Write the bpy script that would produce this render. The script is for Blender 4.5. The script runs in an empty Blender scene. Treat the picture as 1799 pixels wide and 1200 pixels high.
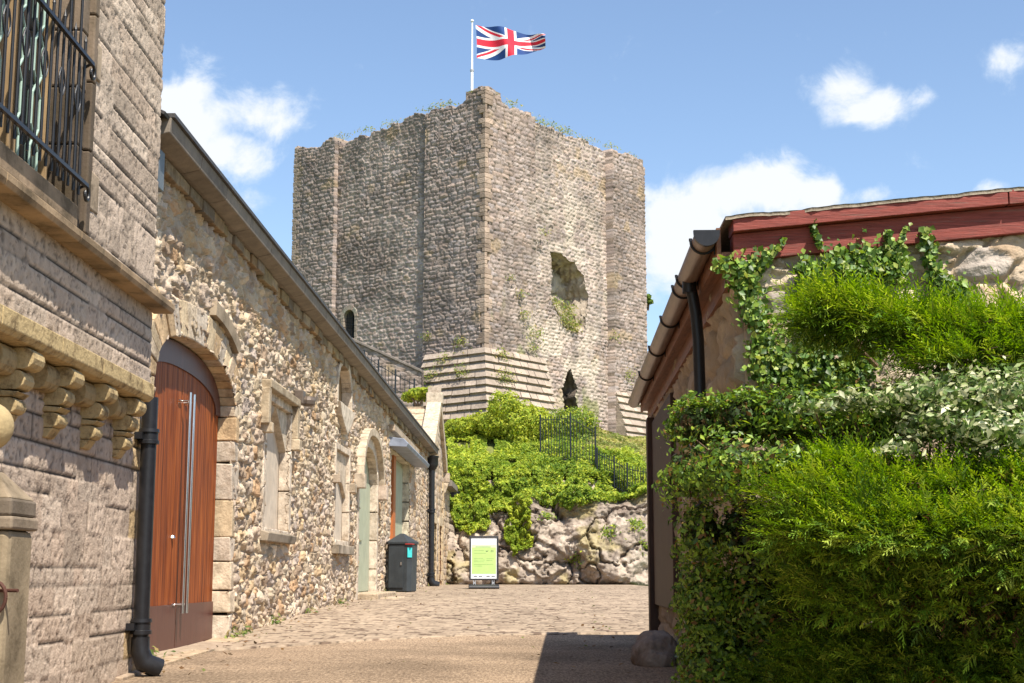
import bpy, bmesh, math, random
import numpy as np
from mathutils import Vector, Matrix

random.seed(7)
RS = np.random.RandomState(11)
SC = bpy.context.scene
COL = SC.collection
R = math.radians

# ------------------------------------------------------------------ camera
F = 2500.0                    # focal length in pixels of the 1799 px wide photograph
PITCH = R(9.3)
cp, sp = math.cos(PITCH), math.sin(PITCH)
cam_d = bpy.data.cameras.new('camera')
cam = bpy.data.objects.new('camera', cam_d)
COL.objects.link(cam)
cam_d.sensor_width = 36.0
cam_d.lens = 36.0 * F / 1799.0
cam_d.clip_start = 0.05
cam_d.clip_end = 8000
cam.location = (0, 0, 0)
cam.rotation_euler = (math.pi / 2 + PITCH, 0, 0)
SC.camera = cam

# ------------------------------------------------------------------ light
SUN = Vector((0.54, -0.84, 0)).normalized()
SUN_EL = R(57.5)
sun_dir = Vector((SUN.x * math.cos(SUN_EL), SUN.y * math.cos(SUN_EL), math.sin(SUN_EL)))
sd = bpy.data.lights.new('sun', 'SUN')
sd.energy = 5.0
sd.angle = R(0.5)
sd.color = (1.0, 0.93, 0.82)
so = bpy.data.objects.new('sun', sd)
COL.objects.link(so)
so.rotation_euler = sun_dir.to_track_quat('Z', 'Y').to_euler()

SC.view_settings.view_transform = 'Standard'
SC.view_settings.look = 'None'
SC.view_settings.gamma = 1.0
SC.view_settings.exposure = 0.78

def ray(u, v):
    k = (600.0 - v) / F
    return Vector(((u - 900.0) / F, cp - k * sp, sp + k * cp))

def at(u, v, Y):              # point of the photo's pixel at real distance Y
    r = ray(u, v)
    return r * (Y / r.y)

world = bpy.data.worlds.new('World')
SC.world = world
world.use_nodes = True

def build_world():
    nt = world.node_tree
    nt.nodes.clear()
    N = nt.nodes.new
    L = nt.links.new
    out = N('ShaderNodeOutputWorld')
    sky = N('ShaderNodeTexSky')
    sky.sky_type = 'NISHITA'
    sky.sun_disc = False
    sky.sun_elevation = SUN_EL
    sky.sun_rotation = math.atan2(SUN.x, SUN.y)
    sky.air_density = 1.0
    sky.dust_density = 0.6
    sky.ozone_density = 1.6
    bg = N('ShaderNodeBackground')
    bg.inputs['Strength'].default_value = 0.12
    L(sky.outputs[0], bg.inputs['Color'])
    tc = N('ShaderNodeTexCoord')
    nz = N('ShaderNodeTexNoise')
    nz.inputs['Scale'].default_value = 22.0
    nz.inputs['Detail'].default_value = 9.0
    nz.inputs['Roughness'].default_value = 0.62
    nz.inputs['Distortion'].default_value = 0.3
    L(tc.outputs['Generated'], nz.inputs['Vector'])
    # clouds: puffs at fixed directions of the sky
    puffs = [(330, 215, 110, 85, 1.2), (425, 200, 125, 50, 1.2), (395, 260, 95, 60, 1.1), (470, 205, 80, 30, 1.0), (250, 250, 120, 70, 1.0),
             (450, 355, 60, 30, .62),
             (1190, 405, 130, 95, 1.25), (1270, 345, 90, 60, 1.15), (1345, 325, 80, 55, 1.2), (1170, 460, 120, 70, 1.0),
             (1450, 330, 55, 42, 1.05), (1510, 345, 60, 24, .85),
             (1480, 158, 62, 44, .95), (1545, 190, 80, 36, .9), (1615, 175, 60, 22, .75),
             (1775, 97, 50, 40, .9), (1745, 330, 40, 18, 1.0), (1800, 60, 50, 20, .6)]
    last = None
    for (u, v, rx, ry, w) in puffs:
        d = ray(u, v).normalized()
        rt = Vector((d.y, -d.x, 0)).normalized()
        up = rt.cross(d).normalized()
        sub = N('ShaderNodeVectorMath'); sub.operation = 'SUBTRACT'
        L(tc.outputs['Generated'], sub.inputs[0]); sub.inputs[1].default_value = d
        comps = []
        for ax, rad in ((rt, rx), (up, ry)):
            dt = N('ShaderNodeVectorMath'); dt.operation = 'DOT_PRODUCT'
            L(sub.outputs[0], dt.inputs[0]); dt.inputs[1].default_value = ax * (F / rad)
            sq = N('ShaderNodeMath'); sq.operation = 'MULTIPLY'
            L(dt.outputs['Value'], sq.inputs[0]); L(dt.outputs['Value'], sq.inputs[1])
            comps.append(sq)
        ad = N('ShaderNodeMath'); ad.operation = 'ADD'
        L(comps[0].outputs[0], ad.inputs[0]); L(comps[1].outputs[0], ad.inputs[1])
        ng = N('ShaderNodeMath'); ng.operation = 'MULTIPLY'; ng.inputs[1].default_value = -0.9
        L(ad.outputs[0], ng.inputs[0])
        ex = N('ShaderNodeMath'); ex.operation = 'EXPONENT'
        L(ng.outputs[0], ex.inputs[0])
        ml = N('ShaderNodeMath'); ml.operation = 'MULTIPLY'; ml.inputs[1].default_value = w
        L(ex.outputs[0], ml.inputs[0])
        # only in front half of the sky
        if last is None:
            last = ml
        else:
            mx = N('ShaderNodeMath'); mx.operation = 'SMOOTH_MAX'; mx.inputs[2].default_value = 0.15
            L(last.outputs[0], mx.inputs[0]); L(ml.outputs[0], mx.inputs[1])
            last = mx
    a = N('ShaderNodeMath'); a.operation = 'MULTIPLY_ADD'
    a.inputs[1].default_value = 2.3; a.inputs[2].default_value = -1.35
    L(nz.outputs['Fac'], a.inputs[0])
    s = N('ShaderNodeMath'); s.operation = 'ADD'
    L(last.outputs[0], s.inputs[0]); L(a.outputs[0], s.inputs[1])
    rp = N('ShaderNodeValToRGB')
    rp.color_ramp.elements[0].position = 0.16; rp.color_ramp.elements[0].color = (0, 0, 0, 1)
    rp.color_ramp.elements[1].position = 0.82; rp.color_ramp.elements[1].color = (1, 1, 1, 1)
    rp.color_ramp.interpolation = 'EASE'
    L(s.outputs[0], rp.inputs['Fac'])
    cl = N('ShaderNodeBackground')
    cr = N('ShaderNodeValToRGB')
    cr.color_ramp.elements[0].position = 0.3; cr.color_ramp.elements[0].color = (.50, .58, .68, 1)
    cr.color_ramp.elements[1].position = 0.8; cr.color_ramp.elements[1].color = (.62, .635, .65, 1)
    L(s.outputs[0], cr.inputs['Fac'])
    L(cr.outputs['Color'], cl.inputs['Color'])
    cl.inputs['Strength'].default_value = 0.95
    mix = N('ShaderNodeMixShader')
    fac = N('ShaderNodeMath'); fac.operation = 'MULTIPLY'; fac.inputs[1].default_value = 0.93
    L(rp.outputs['Color'], fac.inputs[0])
    L(fac.outputs[0], mix.inputs['Fac'])
    L(bg.outputs[0], mix.inputs[1]); L(cl.outputs[0], mix.inputs[2])
    L(mix.outputs[0], out.inputs['Surface'])
build_world()

# ------------------------------------------------------------------ numpy noise
def h2(ix, iy, s=0):
    n = (ix.astype(np.int64) * 374761393 + iy.astype(np.int64) * 668265263 + s * 144269504) & 0xffffffff
    n = ((n ^ (n >> 13)) * 1274126177) & 0xffffffff
    n = ((n ^ (n >> 15)) * 668265263) & 0xffffffff
    return ((n ^ (n >> 16)) & 0xffffff) / float(0xffffff)

def vn(x, y, s=0):
    x = np.asarray(x, float); y = np.asarray(y, float)
    ix = np.floor(x); iy = np.floor(y)
    fx = x - ix; fy = y - iy
    fx = fx * fx * (3 - 2 * fx); fy = fy * fy * (3 - 2 * fy)
    ix = ix.astype(np.int64); iy = iy.astype(np.int64)
    a = h2(ix, iy, s); b = h2(ix + 1, iy, s); c = h2(ix, iy + 1, s); d = h2(ix + 1, iy + 1, s)
    return (a * (1 - fx) + b * fx) * (1 - fy) + (c * (1 - fx) + d * fx) * fy

def fbm(x, y, o=4, s=0, g=0.5):
    t = 0; a = 1.0; n = 0
    for i in range(o):
        t = t + a * vn(x * 2 ** i, y * 2 ** i, s + 17 * i); n += a; a *= g
    return t / n            # 0..1

def vor(u, v, sw, ch, jx=.6, jy=.5, s=0, p=3.0, warp=.35):
    """stones: returns edge distance, ids, stone-local offset"""
    v = v + (fbm(u * .55, v * .3, 3, s + 5) - .5) * ch * warp * 4
    q = v / ch
    j = np.floor(q)
    F1 = np.full(u.shape, 9.0); F2 = np.full(u.shape, 9.0)
    I = np.zeros(u.shape); J = np.zeros(u.shape); LX = np.zeros(u.shape); LY = np.zeros(u.shape)
    for dj in (-1, 0, 1):
        jj = j + dj
        ji = jj.astype(np.int64)
        off = h2(ji, ji * 0 + 3, s) * 7
        scl = .75 + .6 * h2(ji, ji * 0 + 9, s)
        pu = u / (sw * scl) + off
        i = np.floor(pu)
        for di in (-1, 0, 1):
            ii = i + di
            iI = ii.astype(np.int64)
            cx = ii + .5 + (h2(iI, ji, s + 1) - .5) * jx
            cy = jj + .5 + (h2(iI, ji, s + 2) - .5) * jy
            dx = (pu - cx); dy = (q - cy)
            d = (np.abs(dx) ** p + np.abs(dy) ** p) ** (1 / p)
            m = d < F1
            F2 = np.where(m, F1, np.minimum(F2, d))
            I = np.where(m, ii, I); J = np.where(m, jj, J)
            LX = np.where(m, dx, LX); LY = np.where(m, dy, LY)
            F1 = np.where(m, d, F1)
    return F2 - F1, I, J, LX, LY

def sstep(a, b, x):
    t = np.clip((x - a) / (b - a), 0, 1)
    return t * t * (3 - 2 * t)

# ------------------------------------------------------------------ object helpers
def tag(o, label=None, cat=None, group=None, kind=None):
    if label: o['label'] = label
    if cat: o['category'] = cat
    if group: o['group'] = group
    if kind: o['kind'] = kind
    return o

def empty(name, loc, label, cat, group=None):
    o = bpy.data.objects.new(name, None)
    COL.objects.link(o)
    o.location = loc
    o.empty_display_size = .2
    return tag(o, label, cat, group)

def link(name, me, mat, parent=None, loc=None):
    o = bpy.data.objects.new(name, me)
    COL.objects.link(o)
    if mat: me.materials.append(mat)
    if parent is not None:
        o.parent = parent
        M = parent.matrix_world.copy() if parent.parent is None and parent.type != 'EMPTY' else None
        base = Vector((0, 0, 0))
        p = parent
        while p is not None:
            base += p.location
            p = p.parent
        o.location = -base
    if loc is not None:
        me.transform(Matrix.Translation(-Vector(loc)))
        o.location = loc
    return o

def npmesh(name, V, Fc, col=None, smooth=False):
    V = np.asarray(V, np.float32); Fc = np.asarray(Fc, np.int32)
    me = bpy.data.meshes.new(name)
    k = Fc.shape[1]
    me.vertices.add(len(V)); me.vertices.foreach_set('co', V.ravel())
    me.loops.add(Fc.size); me.loops.foreach_set('vertex_index', Fc.ravel())
    me.polygons.add(len(Fc))
    me.polygons.foreach_set('loop_start', np.arange(0, Fc.size, k, dtype=np.int32))
    me.polygons.foreach_set('loop_total', np.full(len(Fc), k, np.int32))
    me.update(calc_edges=True)
    if col is not None:
        ca = me.color_attributes.new('Col', 'FLOAT_COLOR', 'POINT')
        c4 = np.ones((len(V), 4), np.float32); c4[:, :3] = col
        ca.data.foreach_set('color', c4.ravel())
    if smooth:
        me.polygons.foreach_set('use_smooth', np.ones(len(Fc), bool))
    me.validate()
    return me

class Frame:
    def __init__(s, O, U, N, V=(0, 0, 1)):
        s.O = Vector(O); s.U = Vector(U).normalized(); s.N = Vector(N).normalized(); s.V = Vector(V)
    def p(s, u, n, v):
        return s.O + s.U * u + s.N * n + s.V * v
    def hit(s, px, py, n=0.0):       # where the photo's pixel meets the plane set n off the wall
        r = ray(px, py)
        o = s.O + s.N * n
        t = s.N.dot(o) / s.N.dot(r)
        q = r * t - o
        return q.dot(s.U), q.z

WORLD = Frame((0, 0, 0), (1, 0, 0), (0, 1, 0))

class MB:
    """collects shapes for ONE mesh"""
    def __init__(s): s.v = []; s.f = []; s.c = []
    def add(s, vs, fs, c=(1, 1, 1)):
        b = len(s.v)
        s.v += [tuple(x) for x in vs]
        s.f += [tuple(i + b for i in f) for f in fs]
        s.c += [c] * len(vs)
    def box(s, fr, u0, u1, n0, n1, v0, v1, c=(1, 1, 1), jit=0.0):
        P = []
        for (u, n, v) in ((u0, n0, v0), (u1, n0, v0), (u1, n1, v0), (u0, n1, v0), (u0, n0, v1), (u1, n0, v1), (u1, n1, v1), (u0, n1, v1)):
            q = fr.p(u, n, v)
            if jit: q += Vector((random.uniform(-jit, jit), random.uniform(-jit, jit), random.uniform(-jit, jit)))
            P.append(q)
        s.add(P, [(0, 3, 2, 1), (4, 5, 6, 7), (0, 1, 5, 4), (1, 2, 6, 5), (2, 3, 7, 6), (3, 0, 4, 7)], c)
    def prism(s, fr, poly, n0, n1, c=(1, 1, 1)):     # polygon in (u,v) pushed from n0 to n1
        k = len(poly)
        P = [fr.p(u, n0, v) for u, v in poly] + [fr.p(u, n1, v) for u, v in poly]
        s.add(P, [tuple(range(k))[::-1], tuple(range(k, 2 * k))] + [(i, (i + 1) % k, (i + 1) % k + k, i + k) for i in range(k)], c)
    def profile(s, fr, poly, u0, u1, c=(1, 1, 1)):   # polygon in (n,v) swept along u
        k = len(poly)
        P = [fr.p(u0, n, v) for n, v in poly] + [fr.p(u1, n, v) for n, v in poly]
        s.add(P, [tuple(range(k))[::-1], tuple(range(k, 2 * k))] + [(i, (i + 1) % k, (i + 1) % k + k, i + k) for i in range(k)], c)
    def tube(s, pts, r, seg=10, c=(1, 1, 1), cap=True):
        pts = [Vector(p) for p in pts]
        rr = r if isinstance(r, (list, tuple)) else [r] * len(pts)
        V = []; Fs = []
        prev = None
        for i, p in enumerate(pts):
            if i == 0: t = pts[1] - pts[0]
            elif i == len(pts) - 1: t = pts[-1] - pts[-2]
            else: t = (pts[i + 1] - pts[i]).normalized() + (pts[i] - pts[i - 1]).normalized()
            t.normalize()
            ref = prev if prev is not None else (Vector((0, 0, 1)) if abs(t.z) < .9 else Vector((1, 0, 0)))
            a = (ref - t * ref.dot(t)).normalized(); prev = a
            b = t.cross(a)
            for k in range(seg):
                an = 2 * math.pi * k / seg
                V.append(p + (a * math.cos(an) + b * math.sin(an)) * rr[i])
        for i in range(len(pts) - 1):
            for k in range(seg):
                k2 = (k + 1) % seg
                Fs.append((i * seg + k, i * seg + k2, (i + 1) * seg + k2, (i + 1) * seg + k))
        if cap:
            Fs.append(tuple(range(seg))[::-1]); Fs.append(tuple((len(pts) - 1) * seg + k for k in range(seg)))
        s.add(V, Fs, c)
    def lathe(s, o, prof, seg=20, c=(1, 1, 1)):      # prof [(r,z)]
        o = Vector(o); V = []; Fs = []
        for r, z in prof:
            for k in range(seg):
                an = 2 * math.pi * k / seg
                V.append(o + Vector((r * math.cos(an), r * math.sin(an), z)))
        for i in range(len(prof) - 1):
            for k in range(seg):
                k2 = (k + 1) % seg
                Fs.append((i * seg + k, i * seg + k2, (i + 1) * seg + k2, (i + 1) * seg + k))
        Fs.append(tuple(range(seg))[::-1]); Fs.append(tuple((len(prof) - 1) * seg + k for k in range(seg)))
        s.add(V, Fs, c)
    def build(s, name, mat, parent=None, bevel=0, smooth=False, loc=None, fix=True):
        me = bpy.data.meshes.new(name)
        me.from_pydata(s.v, [], s.f)
        ca = me.color_attributes.new('Col', 'FLOAT_COLOR', 'POINT')
        for i, c in enumerate(s.c): ca.data[i].color = (c[0], c[1], c[2], 1)
        if fix:
            bm = bmesh.new(); bm.from_mesh(me)
            bmesh.ops.recalc_face_normals(bm, faces=bm.faces)
            bm.to_mesh(me); bm.free()
        if smooth: me.polygons.foreach_set('use_smooth', [True] * len(me.polygons))
        o = link(name, me, mat, parent, loc)
        if bevel:
            m = o.modifiers.new('bevel', 'BEVEL'); m.width = bevel; m.segments = 2; m.limit_method = 'ANGLE'
        if smooth:
            try:
                me.set_sharp_from_angle(angle=R(40))
            except Exception: pass
        return o

# ------------------------------------------------------------------ materials
def newmat(name):
    m = bpy.data.materials.new(name); m.use_nodes = True
    nt = m.node_tree
    b = nt.nodes['Principled BSDF']
    return m, nt, b

def mat(name, color, rough=.7, metal=0, var=.25, scale=6.0, stretch=(1, 1, 1), bump=.2, bdist=.01, bscale=40.0,
        attr=False, dark=None, darkscale=2.5, darkamt=.5, spec=.3, trans=0, dark_lo=.5, dark_hi=.72):
    m, nt, b = newmat(name)
    N = nt.nodes.new; L = nt.links.new
    tc = N('ShaderNodeTexCoord'); mp = N('ShaderNodeMapping')
    mp.inputs['Scale'].default_value = stretch
    geo = N('ShaderNodeNewGeometry')
    L(geo.outputs['Position'], mp.inputs['Vector'])
    n1 = N('ShaderNodeTexNoise'); n1.inputs['Scale'].default_value = scale; n1.inputs['Detail'].default_value = 6
    n1.inputs['Roughness'].default_value = .65
    L(mp.outputs[0], n1.inputs['Vector'])
    mr = N('ShaderNodeMapRange'); mr.inputs['From Min'].default_value = .3; mr.inputs['From Max'].default_value = .7
    mr.inputs['To Min'].default_value = 1 - var; mr.inputs['To Max'].default_value = 1 + var
    L(n1.outputs['Fac'], mr.inputs['Value'])
    base = N('ShaderNodeRGB'); base.outputs[0].default_value = (*color, 1)
    src = base.outputs[0]
    if attr:
        at_ = N('ShaderNodeAttribute'); at_.attribute_name = 'Col'
        mm = N('ShaderNodeMix'); mm.data_type = 'RGBA'; mm.blend_type = 'MULTIPLY'; mm.inputs[0].default_value = 1
        L(src, mm.inputs[6]); L(at_.outputs['Color'], mm.inputs[7]); src = mm.outputs[2]
    if dark is not None:
        n2 = N('ShaderNodeTexNoise'); n2.inputs['Scale'].default_value = darkscale; n2.inputs['Detail'].default_value = 8
        n2.inputs['Roughness'].default_value = .7
        L(mp.outputs[0], n2.inputs['Vector'])
        m2 = N('ShaderNodeMapRange'); m2.inputs['From Min'].default_value = dark_lo; m2.inputs['From Max'].default_value = dark_hi
        m2.inputs['To Max'].default_value = darkamt
        L(n2.outputs['Fac'], m2.inputs['Value'])
        dm = N('ShaderNodeMix'); dm.data_type = 'RGBA'
        L(m2.outputs[0], dm.inputs[0]); L(src, dm.inputs[6]); dm.inputs[7].default_value = (*dark, 1)
        src = dm.outputs[2]
    vm = N('ShaderNodeVectorMath'); vm.operation = 'SCALE'
    L(src, vm.inputs[0]); L(mr.outputs[0], vm.inputs['Scale'])
    L(vm.outputs[0], b.inputs['Base Color'])
    b.inputs['Roughness'].default_value = rough
    b.inputs['Metallic'].default_value = metal
    b.inputs['Specular IOR Level'].default_value = spec
    if bump:
        n3 = N('ShaderNodeTexNoise'); n3.inputs['Scale'].default_value = bscale; n3.inputs['Detail'].default_value = 5
        L(mp.outputs[0], n3.inputs['Vector'])
        bp = N('ShaderNodeBump'); bp.inputs['Strength'].default_value = bump; bp.inputs['Distance'].default_value = bdist
        L(n3.outputs['Fac'], bp.inputs['Height']); L(bp.outputs[0], b.inputs['Normal'])
    return m

def leafmat(name, trans=.35, rough=.45, spec=.4):
    m, nt, b = newmat(name)
    N = nt.nodes.new; L = nt.links.new
    a = N('ShaderNodeAttribute'); a.attribute_name = 'Col'
    L(a.outputs['Color'], b.inputs['Base Color'])
    b.inputs['Roughness'].default_value = rough
    b.inputs['Specular IOR Level'].default_value = spec
    t = N('ShaderNodeBsdfTranslucent')
    hs = N('ShaderNodeHueSaturation'); hs.inputs['Hue'].default_value = .49; hs.inputs['Saturation'].default_value = 1.1; hs.inputs['Value'].default_value = 1.3
    L(a.outputs['Color'], hs.inputs['Color']); L(hs.outputs[0], t.inputs['Color'])
    mx = N('ShaderNodeMixShader'); mx.inputs[0].default_value = trans
    L(b.outputs[0], mx.inputs[1]); L(t.outputs[0], mx.inputs[2])
    L(mx.outputs[0], nt.nodes['Material Output'].inputs['Surface'])
    return m

M = {}
M['rubble'] = mat('rubble_stone', (1, 1, 1), .93, var=.22, scale=14, bump=.9, bdist=.012, bscale=45, attr=True, spec=.15,
                  dark=(.06, .045, .03), darkscale=7, darkamt=.55)
M['keepstone'] = mat('keep_stone', (1, 1, 1), .95, var=.2, scale=3.5, bump=.8, bdist=.03, bscale=14, attr=True, spec=.1,
                     dark=(.10, .075, .055), darkscale=1.3, darkamt=.5)
M['ashlar'] = mat('ashlar_stone', (1, 1, 1), .95, var=.2, scale=12, bump=.9, bdist=.007, bscale=70, attr=True, spec=.12,
                  dark=(.10, .06, .045), darkscale=22, darkamt=.75, dark_lo=.58, dark_hi=.7)
M['dressed'] = mat('dressed_stone', (1, 1, 1), .92, var=.3, scale=9, bump=.9, bdist=.008, bscale=42, attr=True, spec=.12,
                   dark=(.16, .11, .065), darkscale=6, darkamt=.7, dark_lo=.48, dark_hi=.68)
M['dirtystone'] = mat('dirty_stone', (1, 1, 1), .92, var=.3, scale=6, bump=.5, bdist=.006, bscale=50, attr=True, spec=.15,
                      dark=(.05, .038, .022), darkscale=3, darkamt=.8, dark_lo=.42, dark_hi=.62)
M['weathered'] = mat('weathered_yellow_stone', (1, 1, 1), .92, var=.3, scale=9, bump=.9, bdist=.008, bscale=40, attr=True, spec=.12, dark=(.09, .06, .03), darkscale=9, darkamt=.85, dark_lo=.46, dark_hi=.64)
M['gutterstone'] = mat('eaves_stone', (.20, .17, .14), .85, var=.25, scale=5, bump=.4, bdist=.006, attr=True, dark=(.1, .085, .07), darkscale=4)
M['slate'] = mat('slate', (.055, .052, .052), .6, var=.3, scale=8, bump=.4)
M['iron'] = mat('black_iron', (.012, .012, .014), .42, .0, var=.3, scale=20, bump=.25, bdist=.003, spec=.4)
M['rail'] = mat('railing_metal', (.022, .027, .032), .5, .2, var=.2, bump=0)
M['steel'] = mat('brushed_steel', (.62, .62, .62), .28, 1.0, var=.1, bump=0)
M['glass'] = mat('dark_glass', (.012, .016, .018), .08, 0, var=.2, bump=.15, bdist=.003, bscale=6, spec=.6)
M['leadgreen'] = mat('pale_green_lead', (.30, .42, .36), .6, var=.2, bump=0)
M['woodlight'] = mat('pale_oak', (.30, .20, .10), .6, var=.3, scale=5, stretch=(3, 3, .5), bump=.2)
M['greenpaint'] = mat('sage_paint', (.36, .38, .27), .55, var=.12, scale=3, bump=.1)
M['orangewood'] = mat('orange_wood', (.42, .13, .04), .5, var=.25, scale=6, stretch=(4, 4, .4), bump=.2)
M['redpaint'] = mat('weathered_red_paint', (.225, .048, .035), .65, var=.4, scale=7, stretch=(.7, 4, 14), bump=.7, bdist=.005, bscale=24,
                    dark=(.15, .09, .07), darkscale=5, darkamt=.75, dark_lo=.56, dark_hi=.66)
M['felt'] = mat('roof_felt', (.21, .175, .13), .95, var=.35, scale=25, bump=.9, bdist=.01, bscale=60)
M['brownwood'] = mat('brown_stained_wood', (.20, .085, .042), .55, var=.4, scale=6, stretch=(6, 1, 6), bump=.3)
M['gutter'] = mat('brown_gutter', (.17, .11, .08), .38, 0, var=.35, scale=7, stretch=(1, .3, 1), bump=.12, spec=.6)
M['white'] = mat('white_paint', (.85, .85, .85), .5, var=.05, bump=0)
M['boardblack'] = mat('black_plastic', (.022, .021, .024), .45, var=.2, bump=0, spec=.5)
M['bin'] = mat('dark_grey_bin', (.036, .042, .046), .5, var=.25, scale=4, bump=.15)
M['brick'] = mat('dark_brick', (1, 1, 1), .9, var=.25, scale=10, bump=.5, attr=True)
M['rock'] = mat('limestone', (1, 1, 1), .95, var=.3, scale=2.2, bump=1.0, bdist=.06, bscale=5.5, attr=True, spec=.1,
                dark=(.10, .075, .06), darkscale=1.6, darkamt=.75, dark_lo=.5, dark_hi=.66)
M['lampgrey'] = mat('grey_lamp', (.35, .36, .38), .4, var=.1, bump=0)
M['bark'] = mat('bark', (.16, .10, .06), .9, var=.4, scale=20, bump=.6)
M['leaf'] = leafmat('leaf')
M['leafmatt'] = leafmat('matt_leaf', .4, .75, .2)
M['needle'] = leafmat('conifer_needles', .35, .6, .25)

def door_wood():
    m, nt, b = newmat('door_wood'); N = nt.nodes.new; L = nt.links.new
    g = N('ShaderNodeNewGeometry'); mp = N('ShaderNodeMapping'); mp.inputs['Scale'].default_value = (6, 9, .45)
    L(g.outputs['Position'], mp.inputs['Vector'])
    n = N('ShaderNodeTexNoise'); n.inputs['Scale'].default_value = 3.2; n.inputs['Detail'].default_value = 7; n.inputs['Distortion'].default_value = .6
    L(mp.outputs[0], n.inputs['Vector'])
    r = N('ShaderNodeValToRGB')
    e = r.color_ramp.elements
    e[0].position = .3; e[0].color = (.09, .02, .006, 1)
    e[1].position = .72; e[1].color = (.40, .115, .024, 1)
    x = e.new(.5); x.color = (.23, .054, .012, 1)
    L(n.outputs['Fac'], r.inputs['Fac']); L(r.outputs[0], b.inputs['Base Color'])
    b.inputs['Roughness'].default_value = .55; b.inputs['Specular IOR Level'].default_value = .12
    bp = N('ShaderNodeBump'); bp.inputs['Strength'].default_value = .15; bp.inputs['Distance'].default_value = .004
    L(n.outputs['Fac'], bp.inputs['Height']); L(bp.outputs[0], b.inputs['Normal'])
    return m
M['door'] = door_wood()
M['doordark'] = mat('door_base_wood', (.10, .035, .025), .42, var=.25, scale=4, stretch=(4, 6, .6), bump=.1)

def ground_mats():
    # tan tarmac with loose chippings
    m, nt, b = newmat('tan_tarmac'); N = nt.nodes.new; L = nt.links.new
    g = N('ShaderNodeNewGeometry')
    n = N('ShaderNodeTexNoise'); n.inputs['Scale'].default_value = 55; n.inputs['Detail'].default_value = 5; n.inputs['Roughness'].default_value = .8
    mp = N('ShaderNodeMapping'); mp.inputs['Scale'].default_value = (1, .22, 1)
    L(g.outputs['Position'], mp.inputs['Vector']); L(mp.outputs[0], n.inputs['Vector'])
    n2 = N('ShaderNodeTexNoise'); n2.inputs['Scale'].default_value = .9; n2.inputs['Detail'].default_value = 5
    L(g.outputs['Position'], n2.inputs['Vector'])
    r = N('ShaderNodeValToRGB'); e = r.color_ramp.elements
    e[0].position = .34; e[0].color = (.12, .086, .06, 1)
    e[1].position = .68; e[1].color = (.42, .315, .215, 1)
    x = e.new(.5); x.color = (.25, .18, .12, 1)
    L(n.outputs['Fac'], r.inputs['Fac'])
    mr = N('ShaderNodeMapRange'); mr.inputs['From Min'].default_value = .35; mr.inputs['From Max'].default_value = .65
    mr.inputs['To Min'].default_value = .72; mr.inputs['To Max'].default_value = 1.2
    L(n2.outputs['Fac'], mr.inputs['Value'])
    s = N('ShaderNodeVectorMath'); s.operation = 'SCALE'
    L(r.outputs[0], s.inputs[0]); L(mr.outputs[0], s.inputs['Scale']); L(s.outputs[0], b.inputs['Base Color'])
    b.inputs['Roughness'].default_value = .95; b.inputs['Specular IOR Level'].default_value = .1
    bp = N('ShaderNodeBump'); bp.inputs['Strength'].default_value = .6; bp.inputs['Distance'].default_value = .01
    L(n.outputs['Fac'], bp.inputs['Height']); L(bp.outputs[0], b.inputs['Normal'])
    M['tarmac'] = m
    m = mat('sett_stone', (1, 1, 1), .9, var=.25, scale=5, bump=.5, bdist=.02, bscale=30, attr=True, spec=.12,
            dark=(.09, .062, .045), darkscale=2.0, darkamt=.6)
    M['setts'] = m
    M['earth'] = mat('grassy_earth', (.10, .14, .04), .95, var=.4, scale=1.0, bump=.5)
ground_mats()

# ------------------------------------------------------------------ ground
GZ = [(-60, -4.2), (0, -1.35), (6, -1.05), (8.5, -.84), (10, -.735), (12, -.70), (14.3, -.68), (15.6, -.635), (18, -.575), (21, -.50), (26, -.425), (30, -.37), (36, -.33), (44, -.34), (52, -.36), (62, -.4), (3000, -.4)]
GY = np.array([a for a, b in GZ]); GV = np.array([b for a, b in GZ])
def gz(y): return float(np.interp(y, GY, GV))

def sheet(name, xs, ys, dz, m, rough=0.0):
    xs = np.array(xs, float); ys = np.array(ys, float)
    X, Y = np.meshgrid(xs, ys, indexing='ij')
    Z = np.interp(Y, GY, GV) + dz
    if rough: Z = Z + (fbm(X * 1.3, Y * .8, 3, 3) - .5) * rough
    n, k = X.shape
    V = np.stack([X, Y, Z], -1).reshape(-1, 3)
    I = np.arange(n * k).reshape(n, k)
    Fc = np.stack([I[:-1, :-1], I[1:, :-1], I[1:, 1:], I[:-1, 1:]], -1).reshape(-1, 4)
    o = link(name, npmesh(name, V, Fc, smooth=True), m)
    return o

g = sheet('ground', [-1500, -60, -20, 20, 60, 1500], list(GY), -.06, M['earth'])
g['kind'] = 'structure'
p = sheet('path', np.linspace(-6, 8, 29), np.linspace(-8, 17.5, 60), 0.0, M['tarmac'], .012)
p['kind'] = 'structure'

def jointY(x):     # line where the setts meet the tarmac
    return np.interp(x, [-3.2, -2.4, -1.6, -.6, 0, 1.2, 8], [12.6, 13.7, 14.6, 15.3, 15.5, 15.6, 15.7])

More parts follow.
